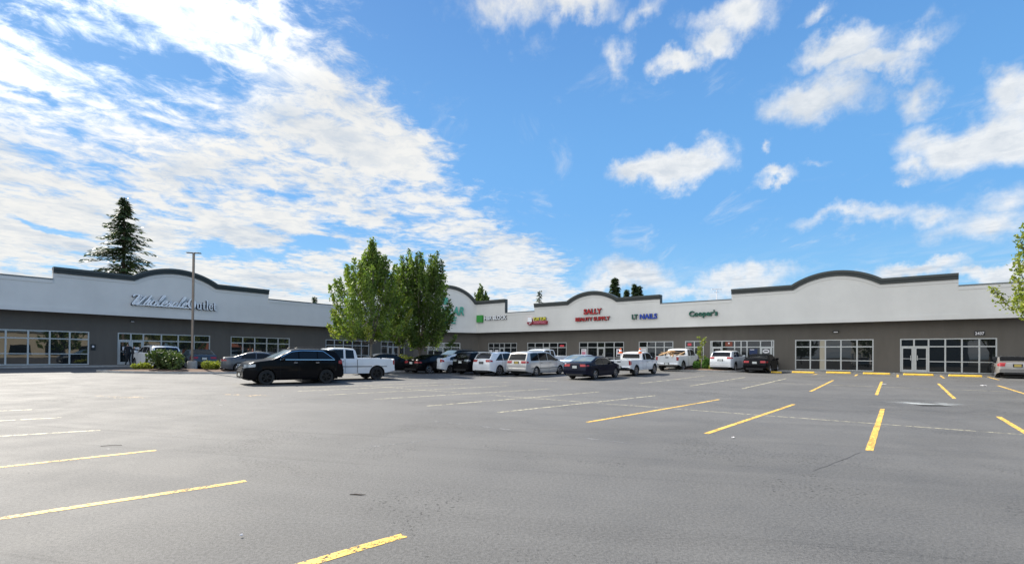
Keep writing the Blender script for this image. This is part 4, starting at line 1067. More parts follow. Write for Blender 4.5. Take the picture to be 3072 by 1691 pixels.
VAN = spec(L=5.1, W=1.93, wb=3.0, fo=.98, R=.33, Ra=.39, sill=.23, belt=1.05, roofline=1.72,
    prof=[(-2.64,.50),(-2.63,.58),(-2.60,.95),(-2.56,1.12),(-2.30,1.62),(-2.22,1.68),(-1.6,1.735),(-.2,1.745),(.30,1.68),(1.40,1.12),(1.52,1.07),(2.1,.93),(2.36,.78),(2.46,.62),(2.48,.5)],
    ws=(.36,1.34), rw=(-2.54,-2.31), sw=[(-2.12,-1.15),(-1.12,-.10),(-.04,1.0)], doors=[(-1.05,.02),(.02,1.02)], head=(.76,.16,.34,.46), tail=(1.0,.17,.46,.2), grille=(.52,.70,.8),
    mirror=(.84,1.04), plate=.96, seams=[-1.05,.02,1.02], mold=.56, rtap=.10, tumble=.26, darkm=True, chromeh=False, darkh=True, bump=(.50,.20,'paint'))
PICKUP = spec(L=5.55, W=1.98, wb=3.55, fo=.90, R=.395, Ra=.475, sill=.40, belt=1.22, roofline=1.86, bed=(-2.66,-.62), rail=1.26, floor_=.86,
    prof=[(-2.68,1.22),(-.62,1.24),(-.60,1.30),(-.52,1.76),(-.42,1.84),(0.1,1.88),(.72,1.87),(1.0,1.80),(1.60,1.32),(1.72,1.28),(2.42,1.20),(2.60,1.10),(2.66,.92),(2.68,.7)],
    ws=(1.04,1.56), rw=None, sw=[(-.42,.08),(.20,1.22)], doors=[(.12,1.22)], head=(.98,.18,.30,.22), tail=(1.05,.34,.16,.10), grille=(.78,1.06,1.0),
    mirror=(1.16,1.24), plate=.62, seams=[-.60,-.575,.12,1.22], rtap=.03, tumble=.20, bump=(.58,.20,'chrome'), darkm=False, cabwin=(-.60,1.36,1.72), darkh=True, platex=-.09, darkrec='dark')
HATCH = spec(L=4.45, W=1.75, wb=2.70, fo=.88, R=.31, Ra=.37, sill=.21, belt=.98, roofline=1.47,
    prof=[(-2.22,.50),(-2.21,.6),(-2.17,.98),(-2.12,1.12),(-1.9,1.20),(-.9,1.42),(-.2,1.49),(.15,1.46),(1.25,1.0),(1.4,.95),(1.95,.80),(2.15,.66),(2.22,.5)],
    ws=(.22,1.18), rw=(-1.95,-.95), sw=[(-1.35,-.42),(-.36,.84)], doors=[(-1.0,-.38),(-.38,.78)], head=(.70,.15,.3,.42), tail=(.98,.22,.18,.2), grille=(.45,.60,.7), mirror=(.72,.97), plate=.86, rtap=.16)
def var(b, **k): d = dict(b); d.update(k); return d
def taller(b, f, **k): return var(b, prof=[(x, z*f) for x, z in b['prof']], belt=b['belt']*f, roofline=b['roofline']*f, **k)
CAR_A = R_(38.7)
def from_wheel(px, py, heading, sp, which):
    """centre of the car whose wheel `which` touches the ground at the photographed point"""
    p = ground_at(px, py); h = Vector((math.sin(heading), math.cos(heading))); r = Vector((h.y, -h.x))
    fx = {'F': 1, 'R': -1}[which[0]]*sp['wb']/2; ry = {'L': -1, 'R': 1}[which[1]]*(sp['W']/2-.05)
    c = Vector((p.x, p.y)) - h*fx - r*ry
    return (c.x, c.y)
P_ = dict(black=car_paint('black_car_paint', (.006, .006, .008)), white=car_paint('white_car_paint', (.70, .72, .74)), white2=car_paint('white_truck_paint', (.66, .68, .70)), silver=car_paint('champagne_silver_paint', (.50, .49, .47), .35, .32),
          navy=car_paint('navy_car_paint', (.014, .018, .038), .2), grey=car_paint('grey_car_paint', (.055, .062, .075), .4), blue=car_paint('pale_blue_paint', (.36, .44, .56), .3), dgrey=car_paint('charcoal_car_paint', (.03, .032, .036), .3), oldg=car_paint('dusty_silver_paint', (.26, .25, .24), .4, .4), bluegrey=car_paint('slate_blue_paint', (.035, .042, .052), .2))
def put(label, cat, name, sp, paint, wheel_px, a, which, **k):
    c = from_wheel(wheel_px[0], wheel_px[1], a, sp, which); return make_car(label, cat, name, (c[0], c[1]), a, sp, P_[paint], **k)
GR = 'cars parked in the lot'
A_LOT = R_(-130)
put('black crossover with chrome window trim facing left, in front of the white pickup', 'car', 'parked_suv', taller(dict(SUV, prof=[(x+(.11*(x-1.2)/1.1 if x > 1.2 else (.10*(-x-1.4) if x < -1.4 else 0)), z) for x, z in SUV['prof']]), 1.05, fo=1.0, L=4.79, swtrim=True, arch=None, aerial=(-1.75, .16), chromeh=True, spokes=6, darkrec='dark'), 'black', (979,1149), A_LOT, 'RL', rim='rimblack', group=GR)
put('white extended-cab pickup parked behind the black crossover, facing left', 'pickup', 'pickup_truck', var(PICKUP, mold=.80), 'white2', (1130,1138.5), R_(-127), 'RL', rim='rimblack', group=GR)
put('dark grey sedan half hidden behind the black crossover, tail to the left', 'car', 'parked_car', var(SEDAN, prof=[(x, z-.02) for x, z in SEDAN['prof']]), 'grey', (718,1118.5), R_(58), 'RR', group=GR)
put('black sedan partly behind the tail of the white pickup', 'car', 'parked_car', SEDAN, 'dgrey', (1222,1115), R_(52), 'FR', group=GR)
put('black sedan left of the small white hatchback, rear towards the camera', 'car', 'parked_car', var(SEDAN, darkrec='dark'), 'black', (1287,1120), CAR_A, 'RR', group=GR)
put('small pale blue and white hatchback between two black vehicles', 'car', 'parked_hatchback', HATCH, 'white', (1350,1119), CAR_A, 'RR', group=GR)
put('black crossover left of the white crossover, pale plate on its tailgate', 'car', 'parked_suv', var(SUV, tail=(1.05,.16,.42,.2), darkrec='dark'), 'black', (1433,1122.3), CAR_A, 'RR', lamps='clearlamp', group=GR)
put('tall black vehicle with roof rails behind the white hatchback and black crossover', 'car', 'parked_suv', var(SUV, prof=[(x, z+.12) for x, z in SUV['prof']], belt=1.16, roofline=1.81, rails=(-1.7,.3)), 'black', (1350,1107.5), CAR_A+math.pi, 'FL', group=GR)
put('white crossover left of the silver minivan, rear towards the camera', 'car', 'parked_suv', var(SUV, tail=(1.07,.16,.40,.22), rails=None, spoiler=(-2.02,1.66), belt=1.06), 'white', (1498.6,1126.3), CAR_A, 'RR', lamps='redlamp', plate='flash', group=GR)
put('silver minivan with red tail lights, right of the white crossover', 'minivan', 'minivan', var(VAN, aerial=None), 'silver', (1608.7,1127.8), CAR_A, 'RR', plate='plateyellow', group=GR)
put('white pickup cab standing behind the silver minivan, nose to the camera', 'pickup', 'pickup_truck', var(PICKUP, darkm=True), 'white', (1690,1110), CAR_A+math.pi, 'RL', group=GR)
put('pale silver sedan mostly hidden between minivan and navy sedan', 'car', 'parked_car', var(SEDAN, rwm='carglassl'), 'blue', (1752,1120.5), CAR_A, 'RR', group=GR)
put('navy blue sedan casting a dark shadow, right of the silver minivan', 'car', 'parked_car', var(SEDAN, swtrim=True, rwm='carglassl', tail=(.90,.14,.44,.24)), 'navy', (1786,1138), CAR_A, 'RR', group=GR)
P2_SP = var(PICKUP, L=5.0, wb=3.2, W=1.85, bed=(-2.42,-.56), rail=1.12, floor_=.78, belt=1.08, roofline=1.68, R=.36, Ra=.44,
    prof=[(-2.44,1.09),(-.56,1.10),(-.54,1.18),(-.44,1.56),(-.36,1.64),(.1,1.69),(.62,1.68),(.9,1.62),(1.46,1.18),(1.58,1.13),(2.2,1.04),(2.42,.92),(2.50,.74),(2.52,.6)],
    fo=.92, ws=(.92,1.42), sw=[(-.36,.02),(.12,1.08)], doors=[(.06,1.08)], seams=[-.555,.06,1.08], cabwin=(-.54,1.22,1.54), head=(.86,.18,.28,.3), tail=(.93,.30,.14,.1), mirror=(1.02,1.08), mold=None, darkm=True)
w2, c2 = put('white small pickup with orange cones by its cab, right of the navy sedan', 'pickup', 'pickup_truck', P2_SP, 'white2', (1908.5,1127), CAR_A, 'RR', lamps='redlamp', group=GR)
w3, c3 = put('white full-size pickup carrying a heap of scrap lumber', 'pickup', 'pickup_truck', var(PICKUP, arch='dark', tail=(1.05,.30,.16,.10), swtrim=False), 'white2', (2049,1112.5), CAR_A, 'RR', group=GR)
put('white crossover parked nose-in left of the black sedan by the shop doors', 'car', 'parked_suv', var(SUV, tail=(1.12,.14,.34,.24), rails=(-1.5,.1), arch='dark'), 'white', (2205.6,1114), CAR_A, 'RR', group=GR)
put('black sedan parked nose-in beside the yellow wheel stops', 'car', 'parked_car', var(SEDAN, darkrec='dark'), 'black', (2310,1118), CAR_A, 'RR', group=GR)
put('dusty silver sedan with yellow plate at the right edge of the lot', 'car', 'parked_car', taller(SEDAN, .94, tail=(.86,.22,.26,.24)), 'oldg', (2987,1131.5), CAR_A, 'RL', plate='plateyellow', group=GR)
make_car('white crossover parked by the double doors behind the large shrub', 'car', 'parked_suv', (-25.3, 34.85), R_(-51.3), var(SUV, tail=(1.05,.12,.40,.24)), P_['white'], group=GR)
make_car('dark slate blue car behind the lamp post and lime shrub', 'car', 'parked_car', (-23.9, 37.3), R_(-42), SEDAN, P_['bluegrey'], group=GR)

def on_car(root, p): 
    bpy.context.view_layer.update(); return root.matrix_world @ Vector(p)
def cone(loc, label):
    r = empty('traffic_cone', loc); tag(r, label, 'traffic cone', 'orange cones on the small white pickup')
    m = MB(); m.lathe([(.13, .03), (.05, .36), (.001, .37)], (0, 0, 0), 'Z', 14); m.build('cone', MA['conem'], r, smooth=40)
    m = MB(); m.lathe([(.106, .14), (.079, .24)], (0, 0, 0), 'Z', 14); m.build('white_band', MA['white'], r)
    m = MB(); m.box((0, 0, .015), (.30, .30, .03)); m.build('base', MA['conem'], r)
    return r
def rack(root, c):
    r = empty('ladder_rack', on_car(root, (-.68, 0, c.rail))); r.rotation_euler = root.rotation_euler; tag(r, 'low white rack bar behind the cab of the small white pickup', 'rack')
    m = MB(); m.box((0, 0, .42), (.05, 1.66, .05)); m.build('cross_bar', MA['white'], r)
    for sg in (1, -1): m = MB(); m.box((0, sg*.76, .2), (.05, .05, .39)); m.build('upright', MA['white'], r)
rack(w2, c2)
for sg, lb in ((.76, 'orange cone on the left of the small white pickup rack'), (-.76, 'orange cone on the right of the small white pickup rack')):
    p = on_car(w2, (-.68, sg, c2.rail+.448)); cone(p, lb)
random.seed(21)
for k in range(13):
    L_ = random.uniform(1.0, 2.3); m = MB(); m.box((0, 0, 0), (L_, random.choice((.09, .14, .19)), .035)); o = m.build('lumber_board', MA['wood'])
    p = on_car(w3, (random.uniform(-2.2, -1.4), random.uniform(-.62, .62), c3.rail-.02+.045*k*.72)); o.location = p
    o.rotation_euler = (random.uniform(-.3, .3), random.uniform(-.30, .12), w3.rotation_euler.z+random.uniform(-.6, .6))
    tag(o, 'scrap lumber board heaped in the bed of the full-size white pickup', 'board', 'scrap lumber boards in the pickup bed')

# ------------------------------------------------------------------ wheel stops
def wheel_stop(a, b, label):
    A, B = ground_at(*a), ground_at(*b); mid = (A+B)/2; dd_ = (CORN-Vector((mid.x, mid.y))).dot(-TL); mid = mid + Vector((TL.x, TL.y, 0))*max(0, 1.45-dd_); d = (B-A); L_ = min(2.0, d.length)
    r = empty('wheel_stop', (mid.x, mid.y, gz(mid.x, mid.y)), math.atan2(-TR.y*-1, TR.x) if False else math.atan2(TR.y, TR.x))
    tag(r, label, 'wheel stop', 'yellow wheel stops in front of the empty shops')
    m = MB(); P = []
    prof = [(-.085, 0), (-.075, .075), (-.045, .12), (.045, .12), (.075, .075), (.085, 0)]
    rows = [[(x, y, z) for y, z in prof] for x in (-L_/2, -L_/2+.03, L_/2-.03, L_/2)]
    rows[0] = [(x+.0, y*.8, z*.8) for x, y, z in rows[0]]; rows[3] = [(x, y*.8, z*.8) for x, y, z in rows[3]]
    m.grid(rows); m.face(rows[0]); m.face(rows[-1][::-1]); m.build('block', MA['stopyellow'], r)
    for sx in (-.62, .62): q = MB(); q.lathe([(.001, .124), (.018, .124), (.018, .118)], (sx, 0, 0), 'Z', 8); q.build('anchor_pin', MA['flash'], r)
for k, (a, b, lb) in enumerate((((2310,1117.5),(2345,1118.5),'yellow wheel stop partly behind the black sedan'), ((2376,1117.5),(2444,1119),'yellow wheel stop right of the black sedan, under the left of the wide window'),
        ((2478.6,1118.5),(2553,1120.3),'yellow wheel stop below the middle of the wide empty window'), ((2591,1120),(2671.6,1122),'yellow wheel stop below the blank wall between the two right windows'),
        ((2710.5,1122),(2798.5,1124.8),'yellow wheel stop in front of the double glass doors'), ((2841.5,1124.5),(2938.7,1127.5),'yellow wheel stop just left of the dusty silver sedan'))):
    wheel_stop(a, b, lb)

# ------------------------------------------------------------------ lamp posts, drain, bits
def lamp_post(x, y, H, label, head=True):
    z = gz(x, y); r = empty('lamp_post', (x, y, z), R_(12)); tag(r, label, 'lamp post')
    m = MB(); m.lathe([(.30, -.1), (.30, .62), (.26, .68), (.001, .68)], (0, 0, 0), 'Z', 20); m.build('concrete_base', MA['concrete'], r, smooth=40)
    m = MB(); m.box((0, 0, .68+(H-.68)/2), (.125, .125, H-.68)); m.build('pole', MA['polem'], r, bevel=.01)
    m = MB(); m.box((0, 0, .70), (.30, .30, .04)); m.build('base_plate', MA['polem'], r)
    for sg in (1, -1):
        m = MB(); m.box((sg*.24, 0, H+.03), (.40, .26, .05)); m.box((sg*.06, 0, H+.0), (.1, .07, .05)); m.build('lamp_head', MA['flash'], r, bevel=.01)
def at_depth(px, Y): return ((px-1536)/F_PX*Y, Y)
x_, y_ = at_depth(577, 33.5); lamp_post(x_, y_, 8.05, 'tall brown lamp post on the left planting island beside the shrubs')
x_, y_ = at_depth(1197, 40.5); lamp_post(x_, y_, 7.2, 'brown lamp post between the two big maples')
def drain():
    p = ground_at(2796, 1215.5); r = empty('drain_grate', (p.x, p.y, gz(p.x, p.y)), R_(-2)); tag(r, 'iron storm drain grate with slots beside a pale painted glint on the asphalt', 'drain')
    m = MB(); m.box((0, 0, .001), (1.0, .44, .006)); m.build('frame', MA['flash2'], r)
    m = MB()
    for k in range(12): m.box((-.42+k*.0765, 0, .0055), (.045, .42, .005))
    m.build('slots', MA['interior'], r)
    w = MB(); n = 26; c = ground_at(2768, 1210); pts = []  # pale patch by the grate: sun glint painted as light grey on the asphalt
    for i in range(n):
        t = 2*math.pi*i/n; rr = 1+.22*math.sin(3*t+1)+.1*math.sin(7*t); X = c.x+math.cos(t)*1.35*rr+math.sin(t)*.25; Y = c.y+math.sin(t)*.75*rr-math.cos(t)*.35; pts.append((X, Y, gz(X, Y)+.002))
    w.face(pts); wm_ = bpy.data.materials.new('painted_glint'); wm_.use_nodes = True; N = NT(wm_.node_tree); b = N.n['Principled BSDF']
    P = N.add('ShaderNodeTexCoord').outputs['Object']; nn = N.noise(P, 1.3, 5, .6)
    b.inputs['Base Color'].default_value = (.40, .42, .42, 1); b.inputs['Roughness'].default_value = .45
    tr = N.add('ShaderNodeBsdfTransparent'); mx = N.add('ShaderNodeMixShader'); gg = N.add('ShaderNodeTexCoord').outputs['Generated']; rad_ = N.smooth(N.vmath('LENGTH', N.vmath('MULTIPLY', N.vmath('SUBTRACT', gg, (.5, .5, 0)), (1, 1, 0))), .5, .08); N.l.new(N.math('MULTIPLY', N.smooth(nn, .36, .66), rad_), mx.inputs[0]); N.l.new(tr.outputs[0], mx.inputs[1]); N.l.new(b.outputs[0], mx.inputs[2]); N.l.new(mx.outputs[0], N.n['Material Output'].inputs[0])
    tag(w.build('painted_glint', wm_), kind='structure')
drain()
def crack():
    pts = [(2582,1356),(2560,1364),(2545,1372),(2520,1381),(2500,1388),(2480,1398),(2462,1402),(2440,1412)]
    m = MB(); A, B = [], []
    for i, p in enumerate(pts):
        g = ground_at(*p); w = .002+.003*random.random(); A.append((g.x-w, g.y+w, g.z+.003)); B.append((g.x+w, g.y-w, g.z+.003))
    m.grid([A, B]); tag(m.build('asphalt_crack', MA['flash2']), kind='structure')
crack()
def litter(px, py, sx, sy, label, m='paper', name='litter_paper', cat='litter'):
    p = ground_at(px, py); mb = MB(); n = 4
    rows = [[(sx*(i/n-.5), sy*(j/n-.5), .012+.02*abs(math.sin(i*1.7+j*2.3))) for j in range(n+1)] for i in range(n+1)]; mb.grid(rows); o = mb.build(name, MA[m])
    sol = o.modifiers.new('thick', 'SOLIDIFY'); sol.thickness = .002
    o.location = (p.x, p.y, p.z); o.rotation_euler = (0, 0, px*.7); tag(o, label, cat)
litter(2950, 1157, .34, .22, 'white scrap of paper on the asphalt left of the silver sedan')
litter(2653, 1152.5, .16, .14, 'small white scrap beside a yellow parking line in front of the shops')
litter(724, 1611, .022, .02, 'tiny white pebble-like scrap on the near asphalt')
litter(2199, 1314, .05, .04, 'tiny white fleck of litter near the end of a long yellow line')
def twig():
    m = MB(); a = ground_at(302, 1339.5); b = ground_at(366, 1336.5); d = b-a; m.tube([a+Vector((0, 0, .012)), a+d*.5+Vector((.02, .02, .02)), b+Vector((0, 0, .012))], .004, 5)
    o = m.build('fallen_twig', MA['bark2']); tag(o, 'thin dark twig lying on the asphalt at the left', 'twig')
    m = MB(); a = ground_at(1073, 1484.5); rnd = [a+Vector((.06*k-.09, .012*math.sin(k*2), .01)) for k in range(4)]; m.tube(rnd, [.004, .007, .007, .003], 5); o = m.build('fallen_twig', MA['bark2']); tag(o, 'short dark twig on the near asphalt left of centre', 'twig')
twig()

# ------------------------------------------------------------------ planting islands
def island(name, label, pts, zoff=.13):
    r = empty(name, (pts[0][0], pts[0][1], gz(*pts[0]))); tag(r, label, 'planting bed')
    n = len(pts); P = []
    for i in range(n):
        p0, p1, p2, p3 = [Vector(pts[(i+k) % n]) for k in (-1, 0, 1, 2)]
        for k in range(5):
            t = k/5; P.append(.5*((2*p1)+(p2-p0)*t+(2*p0-5*p1+4*p2-p3)*t*t+(3*p1-p0-3*p2+p3)*t**3))
    c = sum(P, Vector((0, 0)))/len(P)
    ins = [p+(c-p).normalized()*.15 for p in P]
    m = MB()
    rows = [[(p.x, p.y, gz(p.x, p.y)-.05) for p in P], [(p.x, p.y, gz(p.x, p.y)+zoff) for p in P], [(p.x, p.y, gz(p.x, p.y)+zoff) for p in ins], [(p.x, p.y, gz(p.x, p.y)+zoff-.06) for p in ins]]
    m.grid(rows, True); o = m.build('kerb', MA['curb'], r); o.location = -r.location
    m = MB(); ring_ = [[(q.x, q.y, gz(q.x, q.y)+zoff-.03+hh+random.uniform(-.015, .015)) for q in [c.lerp(p, f) for p in ins]] for f, hh in ((1, 0), (.8, .05), (.5, .09), (.2, .1), (.02, .1))]
    m.grid(ring_, True); o = m.build('mulch', MA['mulch'], r, smooth=180); o.location = -r.location
    return r
i1 = island('planting_island', 'kerbed mulch island with shrubs and a lamp post in front of the left wing', [(-25.6, 30.2), (-22.5, 30.0), (-19.5, 30.9), (-17.6, 32.2), (-16.9, 34.0), (-18.6, 35.0), (-21.5, 33.8), (-24.6, 32.3)])
i2 = island('planting_island', 'kerbed island under the two big maples behind the white pickup', [(-13.2, 37.5), (-11, 36.6), (-8.4, 39.2), (-6.6, 41.2), (-6.0, 43.2), (-7.4, 44.0), (-9.6, 42.3), (-12.6, 39.8)])
i3 = island('planting_island', 'small kerbed bed with grass and a young tree left of the parked white crossover', [(13.0, 41.8), (14.8, 39.9), (17.0, 38.7), (18.6, 39.4), (18.9, 41.0), (17.2, 42.6), (14.2, 43.6)])

# ------------------------------------------------------------------ vegetation
def leaf_faces(mb, centres, size, elong=1.3, up=.35, rng=random):
    for c in centres:
        n = Vector((rng.gauss(0, 1), rng.gauss(0, 1), rng.gauss(0, 1)+up)).normalized(); u = n.orthogonal().normalized()
        a = rng.uniform(0, 6.28); w = n.cross(u); u, w = u*math.cos(a)+w*math.sin(a), w*math.cos(a)-u*math.sin(a)
        s = size*rng.uniform(.6, 1.25); f = n*(s*.18)
        b = len(mb.v); mb.v += [tuple(c-u*s*.5*elong), tuple(c+w*s*.42+f), tuple(c+u*s*.5*elong), tuple(c-w*s*.42+f)]
        mb.f += [(b, b+1, b+2, b+3)]; mb.mi += [mb.cur]
def raw(mb, name, m, parent, flat=True):
    me = bpy.data.meshes.new(name); me.from_pydata(mb.v, [], mb.f); o = link(name, me, m, parent); me.polygons.foreach_set('material_index', mb.mi); return o
def maple(x, y, H, rad, zc0, label, seed, mats, nshoot=150, leaves=120, lsize=.15, tilt=(0, 0), spike=1.0, group=None, trunkr=.13, fork=1.9, env=None):
    rng = random.Random(seed); z0 = gz(x, y)+.1; r = empty('maple_tree', (x, y, z0)); tag(r, label, 'tree', group)
    tr = MB(); fk = Vector((0, 0, fork))
    tr.tube([(0, 0, -.2), (.02, 0, .0), (.0, .02, fork*.5), fk], [trunkr*1.5, trunkr*1.15, trunkr, trunkr*.9], 10)
    cr = MB(); tw = MB()
    nl = 9; limbs = []
    for k in range(nl):
        a = 2*math.pi*k/nl+rng.uniform(-.3, .3); sp_r = rad*rng.uniform(.35, .75)*(1 if k % 3 else .25); top = zc0+(H-zc0)*rng.uniform(.45, .8)
        p = [fk+Vector((0, 0, rng.uniform(-.3, .2))), Vector((math.cos(a)*sp_r*.35, math.sin(a)*sp_r*.35, fork+(top-fork)*.35)), Vector((math.cos(a)*sp_r*.75, math.sin(a)*sp_r*.75, fork+(top-fork)*.7)), Vector((math.cos(a)*sp_r, math.sin(a)*sp_r, top))]
        limbs.append(p); tr.tube(p, [trunkr*.55, trunkr*.42, trunkr*.25, trunkr*.08], 6)
    for i in range(nshoot):
        a = rng.uniform(0, 2*math.pi); u = rng.random()
        # tip: on an envelope widest in its lower half
        t = rng.random()**.85; zt = zc0+(H-zc0)*t
        if env: rr = rad*lerp_prof(env, t)
        else: rr = rad*(math.sin(math.pi*min(1, (.18+.72*t)))**.75 if t < .5 else (1-((t-.5)/.5)**1.7)*.97+.05)
        rr *= rng.uniform(.35, 1.08) if rng.random() < .55 else rng.uniform(.85, 1.06)
        lead = i < nshoot*.09; arm = nshoot*.09 <= i < nshoot*.15
        if lead: t = rng.uniform(.55, 1.0); zt = zc0+(H-zc0)*t+rng.uniform(.25, .75); rr = rad*(lerp_prof(env, t) if env else .5)*rng.uniform(.5, .95)
        if arm: t = rng.uniform(.06, .35); zt = zc0+(H-zc0)*t; rr = rad*rng.uniform(1.08, 1.24)
        tip = Vector((math.cos(a)*rr, math.sin(a)*rr, zt)); L_ = rng.uniform(1.3, 2.5)*spike
        if t > .72: L_ *= 1.15
        L_ = min(L_, .55+(zt-zc0)*1.15)
        outward = Vector((math.cos(a), math.sin(a), 0)); 
        leanv = max(.12, .85-.85*t)
        d0 = (outward*leanv*1.5+Vector((0, 0, 1.0))).normalized(); d1 = (outward*leanv*.45+Vector((0, 0, 1))).normalized()
        base_ = tip-d0*L_*.55-d1*L_*.45
        pts = []
        for k in range(9):
            s = k/8; pts.append(base_.lerp(tip, s)+(d0-d1)*L_*.25*math.sin(math.pi*s)*.5)
        tw.tube([pts[0], pts[4], pts[8]], [.022, .014, .005], 4, cap=False)
        cs = []
        for k in range(leaves):
            s = rng.random(); i0 = min(7, int(s*8)); c = pts[i0].lerp(pts[i0+1], s*8-i0); w = .24*(1-.72*s)+.045
            cs.append(c+Vector((rng.gauss(0, 1), rng.gauss(0, 1), rng.gauss(0, .8)))*w*.62)
        cr.cur = 0 if rng.random() < .8 else 1
        leaf_faces(cr, cs, lsize, 1.25, .3, rng)
        # connect shoots back to the limbs
        if i % 3 == 0:
            l = min(limbs, key=lambda q: min((v-pts[0]).length for v in q)); v = min(l, key=lambda v: (v-pts[0]).length)
            tw.tube([v, v.lerp(pts[0], .5)+Vector((0, 0, -.1)), pts[0]], [.03, .024, .02], 4, cap=False)
    # sparse inner foliage
    cs = []
    for i in range(int(nshoot*14)):
        a = rng.uniform(0, 6.28); t = rng.random(); q = rad*.8*math.sqrt(rng.random())*math.sin(math.pi*min(1, .25+.65*t)); cs.append(Vector((math.cos(a)*q, math.sin(a)*q, zc0+.2+(H-zc0)*.75*t)))
    leaf_faces(cr, cs, lsize, 1.2, .2, rng)
    t_o = tr.build('trunk', MA['trunk'], r, smooth=60); raw(tw, 'branches', MA['trunk'], r); raw(cr, 'crown', [MA[k] for k in mats], r)
    r.rotation_euler = (0, 0, 0); return r
GM = 'maples in the parking lot'
x_, y_ = at_depth(1112, 38.0); maple(x_+.05, y_, 9.9, 2.95, 2.9, 'left of the two big maples, lighter green with yellowing leaves, tall pointed top', 3, ['maple', 'maple2'], 185, 135, .155, group=GM, trunkr=.10,
      env=[(0,.75),(.08,1.04),(.3,1.06),(.5,1.02),(.66,.84),(.78,.60),(.86,.32),(.93,.10),(1,.02)])
x_, y_ = at_depth(1272, 41.5); maple(x_-.35, y_, 9.7, 2.5, 2.3, 'right of the two big maples, darker green with several upright shoots', 8, ['maple3', 'maple'], 175, 135, .155, group=GM, trunkr=.15, fork=1.3,
      env=[(0,.7),(.10,1.04),(.28,1.06),(.5,1.04),(.7,.96),(.88,.84),(1,.62)])
maple(22.35, 18.0, 8.7, 2.95, 3.55, 'maple at the right edge of the view with yellow-green leaves', 12, ['maple2', 'maple'], 200, 150, .115, group=GM, spike=.85, trunkr=.13,
      env=[(0,.5),(.08,.92),(.20,.74),(.32,.98),(.45,1.03),(.6,.86),(.8,.70),(1,.35)])
def conifer(x, y, H, rad, label, seed, zb=1.5, nb=150, fl=26, fs=.34, top=0., group=None, sparse=1., name='spruce_tree'):
    rng = random.Random(seed); z0 = gz(x, y); r = empty(name, (x, y, z0)); tag(r, label, 'tree', group)
    t = MB(); t.tube([(0, 0, -.2), (.05, 0, H*.5), (0, .03, H-.1)], [H*.017, H*.010, .02], 8); t.build('trunk', MA['bark2'], r)
    c = MB(); tw = MB()
    for i in range(nb):
        f = (i+rng.random())/nb; z = zb+(H-zb)*f; a = rng.uniform(0, 6.28); L_ = rad*((1-f)**.75)*rng.uniform(.32, 1.18)+.18
        if rng.random() < .08: L_ *= 1.22
        d = Vector((math.cos(a), math.sin(a), 0)); n = max(4, int(fl*L_/rad*sparse)+3); lift = rng.uniform(.0, .22)
        def pt(s): return Vector((0, 0, z))+d*L_*s+Vector((0, 0, lift*L_*s-.38*L_*s*s+.14*L_*s**4))
        tw.tube([pt(0), pt(.5), pt(1)], [.035*H/20+.012, .02, .006], 4, cap=False)
        side = Vector((-d.y, d.x, 0))
        for k in range(n):
            s = (k+.6)/n; p = pt(s); wl = (.18+.30*L_/rad*(1-s)+.05)*fs/.34
            for sg in (-1, 0, 1):
                q = p+side*sg*wl*rng.uniform(.3, 1.0)+Vector((0, 0, -rng.uniform(0, .16)*fs/.34-.03))
                m = d*rng.uniform(.4, 1)+side*sg*rng.uniform(.3, .9)+Vector((0, 0, rng.uniform(-.55, .05))); m.normalize(); w = m.cross(Vector((rng.gauss(0, .4), rng.gauss(0, .4), 1))).normalized(); s_ = fs*rng.uniform(.6, 1.2)
                b = len(c.v); c.v += [tuple(q-m*s_*.5), tuple(q+w*s_*.2), tuple(q+m*s_*.6), tuple(q-w*s_*.2)]; c.f.append((b, b+1, b+2, b+3)); c.mi.append(0)
    raw(tw, 'branches', MA['bark2'], r); raw(c, 'crown', MA['spruce'], r); return r
def far_conifer(px, ytop, Y, wpx, label, seed, **k):
    x, y = at_depth(px, Y); hor = 1063.5+(px-1536)*.0089; H = (hor-ytop)/F_PX*Y+CAMZ-gz(x, y); return conifer(x, y, H, wpx/F_PX*Y/2, label, seed, **k)
far_conifer(366, 590, 64, 275, 'large dark spruce with drooping branches behind the left arch', 5, zb=6.0, nb=185, fl=27, fs=.62)
far_conifer(1843, 832, 100, 62, 'bushy conifer top behind the middle arch', 6, zb=8, nb=150, fl=16, fs=.8)
far_conifer(1879, 868, 104, 34, 'shortest of the three narrow conifer tops right of the middle arch', 7, zb=8, nb=110, fl=12, fs=.7)
far_conifer(1903, 850, 104, 34, 'tallest of the three narrow conifer tops right of the middle arch', 9, zb=8, nb=120, fl=12, fs=.7)
far_conifer(1917, 857, 106, 30, 'right-hand narrow conifer top right of the middle arch', 10, zb=8, nb=120, fl=12, fs=.7)
far_conifer(1617, 872, 96, 50, 'thin sparse conifer showing in the parapet gap left of the middle arch', 11, zb=6, nb=60, fl=7, fs=.5, sparse=.6)
far_conifer(941, 889, 92, 24, 'tiny conifer tip above the left wing parapet beside the maple', 13, zb=6, nb=60, fl=7, fs=.5)
def broad_top(px, ytop, Y, rad, label):
    x, y = at_depth(px, Y); hor = 1063.5+(px-1536)*.0089; H = (hor-ytop)/F_PX*Y+CAMZ; maple(x, y, H, rad, H*.45, label, 31, ['maple3', 'shrub'], 70, 60, .32, spike=.9, trunkr=.2)
broad_top(1442, 868, 90, 2.3, 'leafy tree top behind the step right of the tallest arch')
